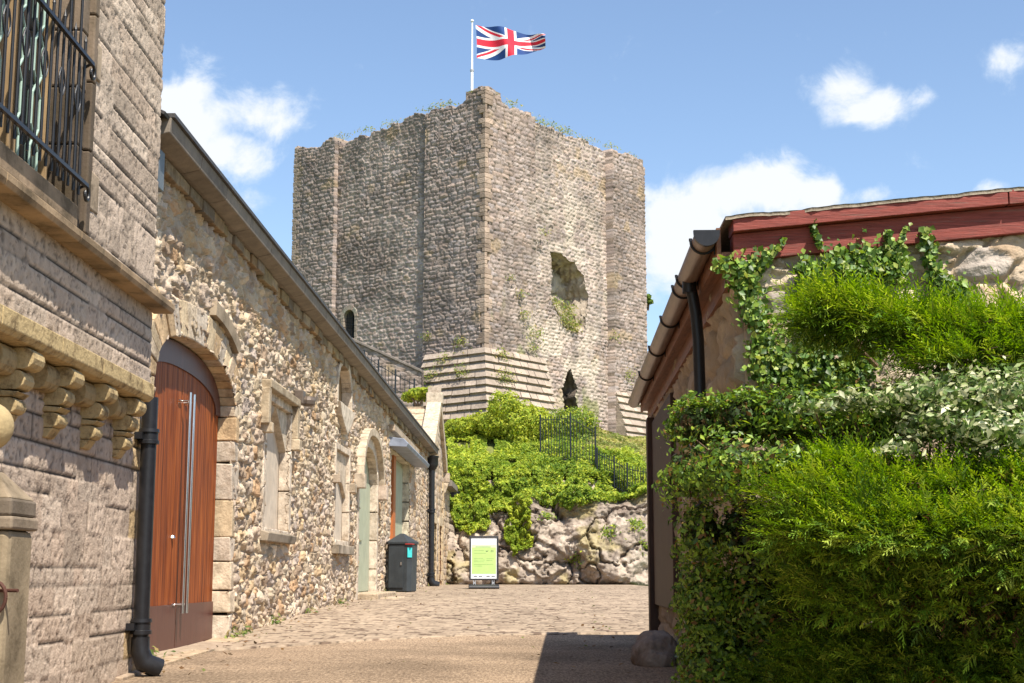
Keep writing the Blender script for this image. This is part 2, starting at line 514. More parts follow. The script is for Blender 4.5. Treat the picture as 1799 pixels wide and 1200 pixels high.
def build_setts():
    xs = np.arange(-3.3, 4.0, .022)
    # rows denser near
    ys = [0.0]
    y = 12.4
    out = []
    while y < 56:
        out.append(y); y += .035 if y < 22 else (.07 if y < 32 else .12)
    ys = np.array(out)
    X, Y = np.meshgrid(xs, ys, indexing='ij')
    bd, I, J, LX, LY = vor(X, Y, .095, .14, .25, .2, 31, 5, .1)
    st = sstep(.02, .16, bd)
    rnd = h2(I.astype(np.int64), J.astype(np.int64), 4)
    fade = np.clip((40 - Y) / 20, .2, 1)
    Z = np.interp(Y, GY, GV) + .008 + st * .009 * fade + rnd * .004 * fade + (fbm(X * .8, Y * .4, 3, 9) - .5) * .03
    jy = jointY(X)
    Z = np.where(Y < jy, np.interp(Y, GY, GV) - .05, Z)
    c1 = np.array([.37, .285, .205]); c2 = np.array([.30, .23, .165]); c3 = np.array([.15, .105, .075])
    r3 = rnd[..., None]
    col = c1 * (1 - r3) + c2 * r3
    sel = (h2(I.astype(np.int64), J.astype(np.int64), 8) > .88)[..., None]
    col = np.where(sel, c3, col)
    col = col * (.42 + .58 * st[..., None]) * (.84 + .32 * fbm(X * .5, Y * .35, 4, 66))[..., None]
    n, k = X.shape
    V = np.stack([X, Y, Z], -1).reshape(-1, 3)
    Id = np.arange(n * k).reshape(n, k)
    Fc = np.stack([Id[:-1, :-1], Id[1:, :-1], Id[1:, 1:], Id[:-1, 1:]], -1)
    keep = (Y[:-1, :-1] > jy[:-1, :-1] - .04)
    Fc = Fc[keep]
    o = link('cobbled_road', npmesh('cobbled_road', V, Fc, col.reshape(-1, 3)), M['setts'])
    o['kind'] = 'structure'
build_setts()

# stone edging along the foot of the left wall
kb = MB()
yy = 10.2
while yy < 14.9:
    l = random.uniform(.5, .9)
    x = -3.2 + .018 * yy
    kb.add([(x - .1, yy, gz(yy) + .03), (x + .3 - .02 * (yy - 10), yy, gz(yy) + .022), (x + .3 - .02 * (yy - 10), yy + l - .01, gz(yy + l) + .022), (x - .1, yy + l - .01, gz(yy + l) + .03),
            (x - .1, yy, gz(yy) - .1), (x + .3 - .02 * (yy - 10), yy, gz(yy) - .1), (x + .3 - .02 * (yy - 10), yy + l - .01, gz(yy + l) - .1), (x - .1, yy + l - .01, gz(yy + l) - .1)],
           [(0, 1, 2, 3), (4, 7, 6, 5), (0, 4, 5, 1), (1, 5, 6, 2), (2, 6, 7, 3), (3, 7, 4, 0)], random.choice([(.34, .26, .19), (.28, .21, .15), (.4, .3, .2)]))
    yy += l
tag(kb.build('kerb', M['dressed'], bevel=.008), kind='structure')

# ------------------------------------------------------------------ masonry sheets
PAL_RUB = np.array([(.52, .41, .29), (.58, .47, .35), (.46, .36, .28), (.54, .44, .35), (.40, .30, .22), (.60, .49, .39), (.54, .40, .25), (.50, .33, .20), (.48, .40, .35), (.63, .53, .41), (.56, .45, .32), (.52, .42, .34), (.57, .47, .37)])
PAL_RUB = PAL_RUB * np.array([.86, .83, .78])
PAL_KEEP = np.array([(.40, .295, .225), (.29, .21, .165), (.45, .345, .275), (.335, .26, .215), (.24, .18, .15), (.38, .30, .25), (.42, .29, .205), (.32, .265, .24)])
PAL_KEEP = (PAL_KEEP * .65 + PAL_KEEP.mean(0) * .35) * np.array([1.06, 1.06, 1.11])
PAL_KEEP = PAL_KEEP * .78 + PAL_KEEP.mean(1, keepdims=True) * .22
PAL_ASH = np.array([(.44, .345, .265), (.48, .38, .295), (.41, .325, .25), (.51, .41, .32), (.46, .355, .27)])
PAL_GAB = np.array([(.50, .36, .24), (.46, .36, .26), (.52, .42, .31), (.50, .30, .22), (.40, .34, .29), (.56, .45, .33)])

def masonry(name, fr, u0, u1, v0, top, res, sw, ch, pal, mortar, m, parent=None, seed=0, amp=.05, hole=None, n0=0.0,
            round_=.3, capd=.5, cvar=.44, joint=.16, batter=0.0, jx=.6, jy=.5, warp=.35, mortar_patch=None, extra=None, p=3.0, foot=None, resv=None, facet=0.0, floor_=0.0):
    nu = max(2, int((u1 - u0) / res)); 
    us = np.linspace(u0, u1, nu + 1)
    tp = np.array([top(u) for u in us]) if callable(top) else np.full(nu + 1, float(top))
    ft = np.array([foot(u) for u in us]) if foot is not None else np.full(nu + 1, float(v0))
    nv = max(2, int((tp.max() - ft.min()) / (resv or res)))
    s = np.linspace(0, 1, nv + 1)
    Uu = np.repeat(us[:, None], nv + 1, 1)
    Vv = ft[:, None] + (tp - ft)[:, None] * s[None, :]
    bd, I, J, LX, LY = vor(Uu, Vv, sw, ch, jx, jy, seed, p, warp)
    # lifts laid with larger stone
    b2_, I2, J2, X2, Y2 = vor(Uu, Vv, sw * 1.28, ch * 1.22, jx, jy, seed + 900, p, warp)
    big = fbm(Uu / sw * .13 + 7, Vv / ch * .10, 3, seed + 901) > .56
    bd = np.where(big, b2_, bd); I = np.where(big, I2 + 7000, I); J = np.where(big, J2 + 900, J); LX = np.where(big, X2, LX); LY = np.where(big, Y2, LY)
    Ii = I.astype(np.int64); Ji = J.astype(np.int64)
    rnd = h2(Ii, Ji, seed + 3)
    st = sstep(.02, joint, bd)
    dome = 1 - np.clip((LX ** 2 + LY ** 2) * 1.6, 0, 1)
    tilt = (LX * (h2(Ii, Ji, seed + 6) - .5) + LY * (h2(Ii, Ji, seed + 7) - .5)) * 1.1
    H = amp * (st * (.45 + .55 * rnd) + round_ * dome * st + tilt * st)
    if facet:
        fb, fi, fj, fx, fy = vor(Uu + Vv * .3, Vv, sw * .42, ch * .5, .9, .9, seed + 31, 2.0, .2)
        fi = fi.astype(np.int64); fj = fj.astype(np.int64)
        H = H + facet * st * ((h2(fi, fj, seed + 32) - .5) + fx * (h2(fi, fj, seed + 33) - .5) * 2.2 + fy * (h2(fi, fj, seed + 34) - .5) * 2.2)
    H = H + floor_ * (1 - st)
    H = H + (fbm(Uu / sw * 3.2, Vv / ch * 2.2, 3, seed + 11) - .5) * amp * .75 * st + (fbm(Uu * .35, Vv * .35, 2, seed + 12) - .5) * amp * .8
    pi = (h2(Ii, Ji, seed + 4) * len(pal)).astype(int) % len(pal)
    col = pal[pi] * (1 - cvar / 2 + cvar * h2(Ii, Ji, seed + 5))[..., None]
    col = col * (.86 + .28 * fbm(Uu * .5 + 3, Vv * .35, 4, seed + 51))[..., None]
    mcol = np.array(mortar) * np.ones_like(col)
    if mortar_patch is not None:
        mp = sstep(.40, .54, fbm(Uu * .3, Vv * .3, 3, seed + 21))[..., None]
        mcol = mcol * (1 - mp) + np.array(mortar_patch) * mp
    col = mcol * (1 - st[..., None]) + col * st[..., None]
    if m is M['keepstone']:      # weather streaks and darker, older lifts of masonry
        sk = sstep(.56, .74, fbm(Uu * 1.6, Vv * .16, 4, seed + 61))[..., None] * .38
        lift = sstep(.52, .66, fbm(Uu * .22 + 4, Vv * .5, 4, seed + 62))[..., None] * .28
        col = col * (1 - sk) * (1 - lift) + np.array([.13, .115, .10]) * sk + np.array([.40, .33, .26]) * 0
        och = sstep(.68, .78, fbm(Uu * .9, Vv * 1.1, 4, seed + 63))[..., None] * .5
        col = col * (1 - och) + np.array([.36, .26, .14]) * och
    if extra is not None:
        H, col = extra(Uu, Vv, H, col, st)
    n = n0 + H - batter * (Vv - v0)
    O = np.array(fr.O); U = np.array(fr.U); Nn = np.array(fr.N); Vd = np.array(fr.V)
    P = O + Uu[..., None] * U + n[..., None] * Nn + Vv[..., None] * Vd
    Id = np.arange((nu + 1) * (nv + 1)).reshape(nu + 1, nv + 1)
    Fc = np.stack([Id[:-1, :-1], Id[1:, :-1], Id[1:, 1:], Id[:-1, 1:]], -1)
    if hole is not None:
        cu = (Uu[:-1, :-1] + Uu[1:, 1:]) / 2; cv = (Vv[:-1, :-1] + Vv[1:, 1:]) / 2
        Fc = Fc[~hole(cu, cv)]
    Fc = Fc.reshape(-1, 4)
    V = P.reshape(-1, 3); C = col.reshape(-1, 3)
    # top cap and end returns
    if capd:
        b = len(V)
        back = O + us[:, None] * U + (n0 - capd) * Nn + tp[:, None] * Vd
        V = np.vstack([V, back]); C = np.vstack([C, col[:, -1]])
        k = np.arange(nu)
        Fc = np.vstack([Fc, np.stack([Id[:-1, -1], Id[1:, -1], b + k + 1, b + k], -1)])
        for e, row in ((0, 0), (nu, -1)):
            b = len(V)
            vs = Vv[row]
            back = O + us[e] * U + (n0 - capd) * Nn + vs[:, None] * Vd
            V = np.vstack([V, back]); C = np.vstack([C, col[row]])
            k = np.arange(nv)
            Fc = np.vstack([Fc, np.stack([Id[row, :-1], Id[row, 1:], b + k + 1, b + k], -1)])
    o = link(name, npmesh(name, V, Fc, C), m, parent)
    return o

def ashlar(name, fr, u0, u1, v0, v1, res, m, parent, seed=0, hole=None, n0=0, quoin=None):
    us = np.arange(u0, u1 + res, res); us[-1] = u1
    vs = np.arange(v0, v1 + res, res)
    Uu, Vv = np.meshgrid(us, vs, indexing='ij')
    rs = np.random.RandomState(seed)
    rows = [v0 - .1]
    while rows[-1] < v1 + .3: rows.append(rows[-1] + rs.choice([.09, .12, .15, .18, .2]) * rs.uniform(.9, 1.1))
    rows = np.array(rows)
    vw = Vv + (fbm(Uu * .8, Vv * 2, 2, seed) - .5) * .010
    ri = np.clip(np.searchsorted(rows, vw) - 1, 0, len(rows) - 2)
    dv = np.minimum(vw - rows[ri], rows[ri + 1] - vw)
    du = np.full(Uu.shape, 9.0); bi = np.zeros(Uu.shape, int)
    for r in range(len(rows) - 1):
        x = [u0 - rs.uniform(0, .6)]
        while x[-1] < u1 + .1: x.append(x[-1] + rs.uniform(.2, .62))
        x[-2] = u1 - .02 if False else x[-2]
        x = np.array(x); mk = ri == r
        uu = Uu[mk]
        k = np.clip(np.searchsorted(x, uu) - 1, 0, len(x) - 2)
        du[mk] = np.minimum(uu - x[k], x[k + 1] - uu); bi[mk] = k
    # vertical joints are tight, bed joints open
    open_ = h2(ri.astype(np.int64), (Uu * 2.2).astype(np.int64), seed) 
    jd = np.minimum(dv + .006 * (vn(Uu * 1.6, Vv * 5, seed + 9) > .62), du * 1.8 + .0045)
    st = sstep(.003, .010, jd)
    rnd = h2(bi.astype(np.int64), ri.astype(np.int64), seed + 3)
    face = (fbm(Uu * 34, Vv * 34, 4, seed + 2, .65) - .5)
    pit = sstep(.60, .70, fbm(Uu * 30, Vv * 36, 3, seed + 8))
    H = -.013 * (1 - st) + st * (face * .009 + (rnd - .5) * .010 - pit * .007)
    col = PAL_ASH[(rnd * 99).astype(int) % len(PAL_ASH)] * (.85 + .3 * h2(bi.astype(np.int64), ri.astype(np.int64), seed + 5))[..., None]
    if quoin is not None:
        q = quoin(Uu, Vv, ri)[..., None]
        col = np.where(q, np.array([.50, .36, .20]) * (.85 + .3 * rnd[..., None]), col)
    col = col * (1 - .45 * pit[..., None])
    col = col * (.16 + .84 * st[..., None])
    n = n0 + H
    O = np.array(fr.O); U = np.array(fr.U); Nn = np.array(fr.N); Vd = np.array(fr.V)
    P = O + Uu[..., None] * U + n[..., None] * Nn + Vv[..., None] * Vd
    a, b = Uu.shape
    Id = np.arange(a * b).reshape(a, b)
    Fc = np.stack([Id[:-1, :-1], Id[1:, :-1], Id[1:, 1:], Id[:-1, 1:]], -1)
    if hole is not None:
        cu = (Uu[:-1, :-1] + Uu[1:, 1:]) / 2; cv = (Vv[:-1, :-1] + Vv[1:, 1:]) / 2
        Fc = Fc[~hole(cu, cv)]
    V = P.reshape(-1, 3); C = col.reshape(-1, 3); Fc = Fc.reshape(-1, 4)
    bse = len(V)
    back = O + u1 * U + (n0 - .6) * Nn + vs[:, None] * Vd
    V = np.vstack([V, back]); C = np.vstack([C, col[-1]])
    k = np.arange(b - 1)
    Fc = np.vstack([Fc, np.stack([Id[-1, :-1], bse + k, bse + k + 1, Id[-1, 1:]], -1)])
    return link(name, npmesh(name, V, Fc, C), m, parent)

def inrect(u, v, a, b, c, d): return (u > a) & (u < b) & (v > c) & (v < d)
def inpoly(u, v, poly):
    r = np.zeros(np.shape(u), bool)
    k = len(poly)
    for i in range(k):
        x1, y1 = poly[i]; x2, y2 = poly[(i + 1) % k]
        if y1 == y2: continue
        c = ((y1 > v) != (y2 > v)) & (u < (x2 - x1) * (v - y1) / (y2 - y1) + x1)
        r ^= c
    return r

# ================================================================== LONG STONE BUILDING (left)
LW = Frame((-3.2, 0, 0), (.018, 1, 0), (1, -.018, 0))
EAVE = 3.42
long_b = empty('stone_building', (-3.2, 28, gz(28)), 'long low rubble stone building with arched red timber door and stone eaves', 'building')

DC, DHW, DSP, DAP = 13.22, 1.56, 1.62, 2.13       # main door arch
def archpts(c, hw, spv, ap, k=15, pw=2.4):
    out = []
    for i in range(k + 1):
        t = math.pi * i / k
        x = math.cos(t); y = math.sin(t)
        out.append((c - hw * math.copysign(abs(x) ** (2 / pw), x), spv + (ap - spv) * abs(y) ** (2 / pw)))
    return out
door_poly = [(DC - DHW, -.95)] + archpts(DC, DHW, DSP, DAP, 24) + [(DC + DHW, -.95)]

def pointed(c, hw, spv, ap, k=8):
    out = []
    for i in range(k + 1):
        t = i / k
        out.append((c - hw * math.cos(t * math.pi / 2) ** .8 if t < 1 else c, spv + (ap - spv) * math.sin(t * math.pi / 2) ** 1.15))
    for i in range(k - 1, -1, -1):
        t = i / k
        out.append((c + hw * math.cos(t * math.pi / 2) ** .8, spv + (ap - spv) * math.sin(t * math.pi / 2) ** 1.15))
    return out

# feature boxes read off the wall plane
w1a, w1t = LW.hit(463, 700); w1b, _ = LW.hit(505, 720); _, w1s = LW.hit(478, 930)
l1a, _ = LW.hit(588, 700); l1b, _ = LW.hit(611, 700); _, l1t = LW.hit(600, 642); _, l1s = LW.hit(598, 712)
_, l2t = LW.hit(598, 795); _, l2s = LW.hit(597, 950)
d2a, _ = LW.hit(626, 900); d2b, _ = LW.hit(658, 900); _, d2t = LW.hit(640, 783); _, d2s = LW.hit(655, 850)
s3a, _ = LW.hit(684, 900); s3b, _ = LW.hit(717, 900); _, s3t = LW.hit(712, 812)

win1 = [(w1a, w1s), (w1a, w1t), (w1b, w1t), (w1b, w1s)]
lanc = [(l1a, l1s)] + pointed((l1a + l1b) / 2, (l1b - l1a) / 2, l1s + (l1t - l1s) * .35, l1t) + [(l1b, l1s)]
lanc = [(l1a, l1s)] + pointed((l1a + l1b) / 2, (l1b - l1a) / 2, l1s + .25, l1t)[1:-1] + [(l1b, l1s)]
low2 = [(l1a, l2s), (l1a, l2t), (l1b, l2t), (l1b, l2s)]
dr2 = [(d2a, -.45)] + pointed((d2a + d2b) / 2, (d2b - d2a) / 2, d2s, d2t) + [(d2b, -.45)]
shp = [(s3a, -.6), (s3a, s3t), (s3b, s3t), (s3b, -.6)]
wi = [LW.hit(770, 905), LW.hit(776, 905)]
ends = [(43.6, -.6), (43.6, 1.55), (44.6, 1.55), (44.6, -.6)]
ends2 = [(46.2, -.6), (46.2, 1.55), (47.2, 1.55), (47.2, -.6)]
ALLH = [door_poly, win1, lanc, low2, dr2, shp, ends, ends2]
def lwhole(u, v):
    r = np.zeros(u.shape, bool)
    for p in ALLH: r |= inpoly(u, v, p)
    return r

GA, GB_, GC = 42.3, 45.2, 48.2     # cross gable
def lwtop(u):
    if u < GA or u > GC: return EAVE if u < GC else 2.95
    return EAVE + (1 - abs(u - GB_) / (GC - GB_)) * 1.75
def lwfoot(u): return gz(u) - .12
masonry('wall', LW, 10.8, 29.3, -.9, lambda u: EAVE, .022, .25, .145, PAL_RUB, (.47, .37, .26), M['rubble'], long_b, seed=41, amp=.038, hole=lwhole, foot=lwfoot,
        resv=.016, round_=.1, joint=.13, jx=.85, jy=.65, p=3.6, capd=.6, facet=.03, warp=.55)
masonry('wall', LW, 29.3, 42.3, -.9, lambda u: EAVE, .045, .26, .15, PAL_RUB, (.47, .37, .26), M['rubble'], long_b, seed=42, amp=.036, hole=lwhole, foot=lwfoot,
        resv=.02, round_=.2, joint=.17, jy=.45, p=3.4, capd=.6, facet=.02, warp=.3)
masonry('gable_wall', LW, 42.3, 51.6, -.6, lwtop, .05, .42, .2, PAL_RUB * 1.02, (.38, .3, .2), M['rubble'], long_b, seed=43, amp=.035, hole=lwhole, foot=lwfoot,
        resv=.04, round_=.15, joint=.14, jx=.3, jy=.2, warp=.1, p=5, n0=.0)

bk = MB()   # body behind the wall sheet
bk.box(LW, 10.8, 51.6, -7, -.62, -1, EAVE - .05, (.35, .28, .22))
bk.build('rear_wall', M['dressed'], long_b)
rf = MB()
rf.add([LW.p(10.83, .26, EAVE + .2), LW.p(42.0, .26, EAVE + .2), LW.p(42.0, -3.6, EAVE + 2.0), LW.p(10.83, -3.6, EAVE + 2.0), LW.p(10.83, -7.4, EAVE + .2), LW.p(42.0, -7.4, EAVE + .2)],
       [(0, 1, 2, 3), (3, 2, 5, 4)])
sl = rf.build('roof', M['slate'], long_b, fix=False)
md = sl.modifiers.new('thick', 'SOLIDIFY'); md.thickness = .025
# cross gable roof and copings
rf = MB()
for (a, b_) in ((GA - .1, GB_), (GC + .1, GB_)):
    rows = 7
    for i in range(rows):
        t0 = i / rows; t1 = (i + 1) / rows + .02
        ua, ub = a + (b_ - a) * t0, a + (b_ - a) * t1
        za, zb = EAVE + .08 + 1.75 * t0, EAVE + .08 + 1.75 * t1
        q = random.uniform(.85, 1.1)
        rf.add([LW.p(ua, -.3, za + .05), LW.p(ub, -.3, zb + .0), LW.p(ub, -5, zb), LW.p(ua, -5, za + .05), LW.p(ua, -.3, za - .02), LW.p(ub, -.3, zb - .04), LW.p(ub, -5, zb - .04), LW.p(ua, -5, za - .02)],
               [(0, 1, 2, 3), (7, 6, 5, 4), (0, 4, 5, 1), (2, 6, 7, 3), (0, 3, 7, 4), (1, 5, 6, 2)], (.46 * q, .36 * q, .25 * q))
rf.build('gable_roof', M['dressed'], long_b)
cg = MB()
for sgn in (-1, 1):
    a = GB_ + sgn * 3.0
    pts = [(a, EAVE - .02), (a + sgn * .18, EAVE - .02), (a + sgn * .18, EAVE + .3), (GB_, EAVE + 2.12), (GB_, EAVE + 1.8)]
    if sgn > 0: pts = pts[::-1]
    cg.prism(LW, pts, -.32, .14, (.50, .41, .30))
    cg.box(LW, min(a, a + sgn * .3), max(a, a + sgn * .3), -.3, .22, EAVE - .35, EAVE - .03, (.42, .34, .26))
    cg.profile(LW, [(0, EAVE - .75), (.08, EAVE - .7), (.2, EAVE - .36), (0, EAVE - .36)], min(a, a + sgn * .25), max(a, a + sgn * .25), (.5, .41, .3))
cg.box(LW, GB_ - .22, GB_ + .22, -.34, .18, EAVE + 1.95, EAVE + 2.3, (.50, .42, .32))
cg.box(LW, GB_ - .13, GB_ + .13, -.3, .12, EAVE + 2.3, EAVE + 2.5, (.44, .36, .28))
cg.build('coping', M['dressed'], long_b, bevel=.02)
qs = MB()
z = gz(42) - .1
k = 0
while z < EAVE - .4:
    h = random.uniform(.24, .34)
    for a, s_ in ((42.35, 1), (43.45, -1), (44.65, 1), (46.05, -1), (47.25, 1), (48.1, -1)):
        w = .16 if (a not in (42.35, 48.1)) else (.5 if k % 2 else .3)
        if a not in (42.35, 48.1) and z > 1.6: continue
        q = random.uniform(.85, 1.12)
        qs.box(LW, min(a, a + s_ * w), max(a, a + s_ * w), -.3, .05, z, z + h - .012, (.52 * q, .40 * q, .25 * q), .004)
    z += h; k += 1
qs.box(LW, 43.4, 44.8, -.3, .06, 1.55, 1.85, (.54, .43, .28)); qs.box(LW, 46.0, 47.4, -.3, .06, 1.55, 1.85, (.5, .4, .27))
qs.build('quoins', M['dressed'], long_b, bevel=.01)
for a in (43.6, 46.2):
    w = MB(); w.box(LW, a, a + 1.0, -.32, -.22, gz(44) - .1, 1.55); f_ = w.build('side_door', M['orangewood'] if a > 45 else M['greenpaint'], long_b)
# lower far section eaves
fe = MB(); fe.box(LW, 48.3, 51.8, -.6, .3, 2.95, 3.15, (1.0, 1, 1)); fe.build('far_eaves', M['gutterstone'], long_b, bevel=.01)

# eaves: stone gutter, carried on a row of blocks
ev = MB()
u = 10.98
while u < 42.0:
    l = random.uniform(.85, 1.25); l = min(l, 42.05 - u)
    q = random.uniform(.85, 1.15)
    ev.profile(LW, [(-.05, EAVE + .04), (.12, EAVE + .04), (.26, EAVE + .075), (.275, EAVE + .2), (-.05, EAVE + .2)], u, u + l - .012, (q, q * .98, q * .95))
    u += l
ev.build('stone_gutter', M['gutterstone'], long_b, bevel=.008)
sf = MB()
u = 10.83
while u < 42:
    l = random.uniform(.25, .5)
    q = random.uniform(.6, 1.15)
    c = random.choice([(.36 * q, .27 * q, .15 * q), (.36 * q, .24 * q, .13 * q), (.3 * q, .23 * q, .15 * q), (.34 * q, .26 * q, .17 * q), (.28 * q, .22 * q, .16 * q)])
    sf.box(LW, u, u + l - .02, -.08, .06 + random.uniform(0, .05), EAVE - .06 - random.uniform(0, .06), EAVE + .036, c, .008)
    u += l
sf.build('eaves_course', M['dressed'], long_b, bevel=.012)
sc_ = MB(); sc_.box(LW, 10.98, 42.0, .2, .30, EAVE + .2, EAVE + .235); sc_.build('roof_edge', M['slate'], long_b)

# ---- main door
def surround_arch(mb, fr, c, hw, spv, ap, thick, n0, n1, k, pal, pw=2.4, drop=0.0):
    inner = archpts(c, hw, spv, ap, k, pw)
    outer = archpts(c, hw + thick, spv, ap + thick, k, pw)
    for i in range(k):
        q = random.uniform(.82, 1.15)
        b = random.choice(pal)
        g_ = .012
        a0, a1, b0, b1 = Vector(inner[i]), Vector(inner[i + 1]), Vector(outer[i]), Vector(outer[i + 1])
        t0 = a0.lerp(a1, g_); t1 = a1.lerp(a0, g_ * 2); s0 = b0.lerp(b1, g_); s1 = b1.lerp(b0, g_ * 2)
        mb.prism(fr, [tuple(t0), tuple(s0), tuple(s1), tuple(t1)], n0, n1 + random.uniform(-.008, .012), (b[0] * q, b[1] * q, b[2] * q))
YEL = [(.54, .42, .27), (.54, .44, .32), (.50, .38, .26), (.57, .46, .33), (.54, .38, .22), (.5, .42, .33)]
ds = MB()
surround_arch(ds, LW, DC, DHW, DSP, DAP, .33, -.42, .045, 19, YEL)
for sgn in (-1, 1):
    z = gz(DC) - .2
    while z < DSP:
        h = min(random.uniform(.22, .42), DSP - z + .001)
        w = random.choice([.12, .16, .2, .3])
        a = DC + sgn * DHW
        q = random.uniform(.85, 1.15); b = random.choice(YEL)
        ds.box(LW, min(a, a + sgn * w), max(a, a + sgn * w), -.42, .035 + random.uniform(0, .03), z, z + h - .014, (b[0] * q, b[1] * q, b[2] * q), .014)
        z += h
ds.build('door_surround', M['dressed'], long_b, bevel=.012)
hd = MB()       # relieving hood over the arch
o1 = archpts(DC, DHW + .36, DSP, DAP + .36, 24); o2 = archpts(DC, DHW + .52, DSP, DAP + .50, 24)
for i in range(13, 18):
    hd.prism(LW, [o1[i], o2[i], o2[i + 1], o1[i + 1]], -.1, .09, (.34, .27, .19))
hd.build('hood_mould', M['dirtystone'], long_b)
dr = empty('arched_door', (0, 0, 0), None, None); dr.parent = long_b
dr.location = LW.p(DC, 0, gz(DC)) - long_b.location
for sgn, nm in ((-1, 'door_leaf'), (1, 'door_leaf')):
    lf = MB()
    nb = 8
    W = DHW - .05
    for i in range(nb):
        a = DC + sgn * (.006 + (W - .006) * i / nb); b = DC + sgn * ((.006 + (W - .006) * (i + 1) / nb) - .006)
        lo, hi = min(a, b), max(a, b)
        def tz(x):
            t = min(1, abs(x - DC) / W)
            return DSP + (DAP - .06 - DSP) * (1 - t ** 2.4) ** (1 / 2.4)
        lf.prism(LW, [(lo, gz(DC) + .02), (lo, tz(lo)), ((lo + hi) / 2, tz((lo + hi) / 2)), (hi, tz(hi)), (hi, gz(DC) + .02)], -.2, -.12)
    leaf = lf.build(nm, M['door'], dr)
    kp = MB(); a = DC + sgn * .01; b = DC + sgn * W
    kp.box(LW, min(a, b), max(a, b), -.14, -.108, gz(DC) + .0, gz(DC) + .42)
    kp.build('kick_board', M['doordark'], leaf)
    hh = MB(); x = DC + sgn * .075
    hh.tube([LW.p(x, -.03, gz(DC) + .34), LW.p(x, -.03, gz(DC) + 2.36)], .016, 12)
    for zz in (gz(DC) + .42, gz(DC) + 2.28):
        hh.tube([LW.p(x, -.03, zz), LW.p(x, -.12, zz)], .011, 8)
        hh.tube([LW.p(x, -.105, zz), LW.p(x + sgn * .09, -.105, zz)], .009, 8)
    hh.build('handle', M['steel'], leaf, smooth=True)
    ar = MB()
    ip = archpts(DC, DHW - .02, DSP, DAP - .02, 24); jp = archpts(DC, DHW - .22, DSP, DAP - .24, 24)
    rng = range(0, 12) if sgn < 0 else range(12, 24)
    for i in rng: ar.prism(LW, [jp[i], ip[i], ip[i + 1], jp[i + 1]], -.16, -.104)
    ar.build('top_rail', M['doordark'], leaf)
lk = MB(); lk.lathe(LW.p(DC - .2, -.115, 0) + Vector((0, 0, .32)), [(.02, 0), (.03, .01), (.02, .03)], 12); lk.build('lock', M['steel'], dr)
th = MB(); th.box(LW, DC - DHW - .1, DC + DHW + .15, -.4, .1, gz(DC) - .3, gz(DC + 1.6) + .0, (.36, .28, .2)); th.build('threshold', M['dressed'], dr, bevel=.01)
bk = MB(); bk.box(LW, DC - DHW - .2, DC + DHW + .2, -.6, -.42, -1, DAP + .2); bk.build('door_backing', M['doordark'], dr)

# ---- windows and openings
def recess(name, poly, depth, mat_back, surround_col, sw_=.14, proud=.05, sill=True, label=None, m_s='dressed'):
    root = empty(name, (0, 0, 0), None, None); root.parent = long_b
    cu = sum(p[0] for p in poly) / len(poly)
    root.location = LW.p(cu, 0, min(p[1] for p in poly)) - long_b.location
    b = MB(); b.prism(LW, poly, -depth - .05, -depth); b.build('panel', mat_back, root)
    s = MB()
    cz = sum(p[1] for p in poly) / len(poly)
    k = len(poly)
    area = sum(poly[i][0] * poly[(i + 1) % k][1] - poly[(i + 1) % k][0] * poly[i][1] for i in range(k))
    for i in range(k):
        p, q = Vector(poly[i]), Vector(poly[(i + 1) % k])
        if i == k - 1 and not sill: continue
        d = (q - p)
        if d.length < .01: continue
        pc, pn = Vector(poly[i - 1]), Vector(poly[(i + 2) % k])
        def nrm(a, c):
            e = (c - a).normalized(); n_ = Vector((-e.y, e.x))
            return n_ if area < 0 else -n_
        n1 = nrm(p, q); n0_ = nrm(pc, p); n2 = nrm(q, pn)
        a = (n1 + n0_).normalized(); a = a * (sw_ / max(.5, a.dot(n1)))
        c_ = (n1 + n2).normalized(); c_ = c_ * (sw_ / max(.5, c_.dot(n1)))
        parts = max(1, int(d.length / .45))
        for j in range(parts):
            t0, t1 = j / parts, (j + 1) / parts - (.01 if parts > 1 else 0)
            qv = random.uniform(.88, 1.1)
            sc2 = tuple(x * qv for x in surround_col)
            P0 = p.lerp(q, t0); P1 = p.lerp(q, t1); A0 = (p + a).lerp(q + c_, t0); A1 = (p + a).lerp(q + c_, t1)
            s.prism(LW, [tuple(P0), tuple(A0), tuple(A1), tuple(P1)], -depth, proud + random.uniform(-.004, .004), sc2)
    s.build('surround', M[m_s], root, bevel=.01)
    return root
PS = (.55, .46, .36)
pale = mat('pale_stone_infill', (.50, .42, .33), .9, var=.2, scale=6, bump=.4, attr=False, dark=(.3, .22, .14), darkscale=3, darkamt=.4)
r1 = recess('blocked_window', win1, .09, pale, PS, .13, .055)
h_ = MB(); h_.box(LW, w1a - .22, w1b + .22, .0, .14, w1t + .1, w1t + .2, (.36, .29, .2)); h_.box(LW, w1a - .3, w1a - .16, 0, .13, w1t - .32, w1t + .1, (.4, .32, .22))
h_.box(LW, w1b + .08, w1b + .22, 0, .13, w1t - .32, w1t + .1, (.4, .32, .22)); h_.box(LW, w1a - .24, w1a - .12, 0, .16, w1t - .42, w1t - .3, (.42, .34, .24)); h_.box(LW, w1b + .06, w1b + .26, 0, .16, w1t - .46, w1t - .32, (.46, .37, .26))
h_.build('label_mould', M['dressed'], r1, bevel=.012)
si = MB(); si.profile(LW, [(-.2, w1s - .14), (.12, w1s - .16), (.14, w1s - .06), (-.2, w1s + .04)], w1a - .14, w1b + .14, (.34, .28, .21)); si.build('sill', M['dirtystone'], r1, bevel=.01)
mu = MB(); c_ = (w1a + w1b) / 2
mu.prism(LW, [(w1a, w1t), (c_, w1t), (c_ - .2, w1t - .12), (w1a + .02, w1t - .5)], -.09, -.0, (.4, .32, .24)); mu.prism(LW, [(c_, w1t), (w1b, w1t), (w1b - .02, w1t - .5), (c_ + .2, w1t - .12)], -.09, -.0, (.5, .42, .32))
mu.build('window_head', M['dressed'], r1)

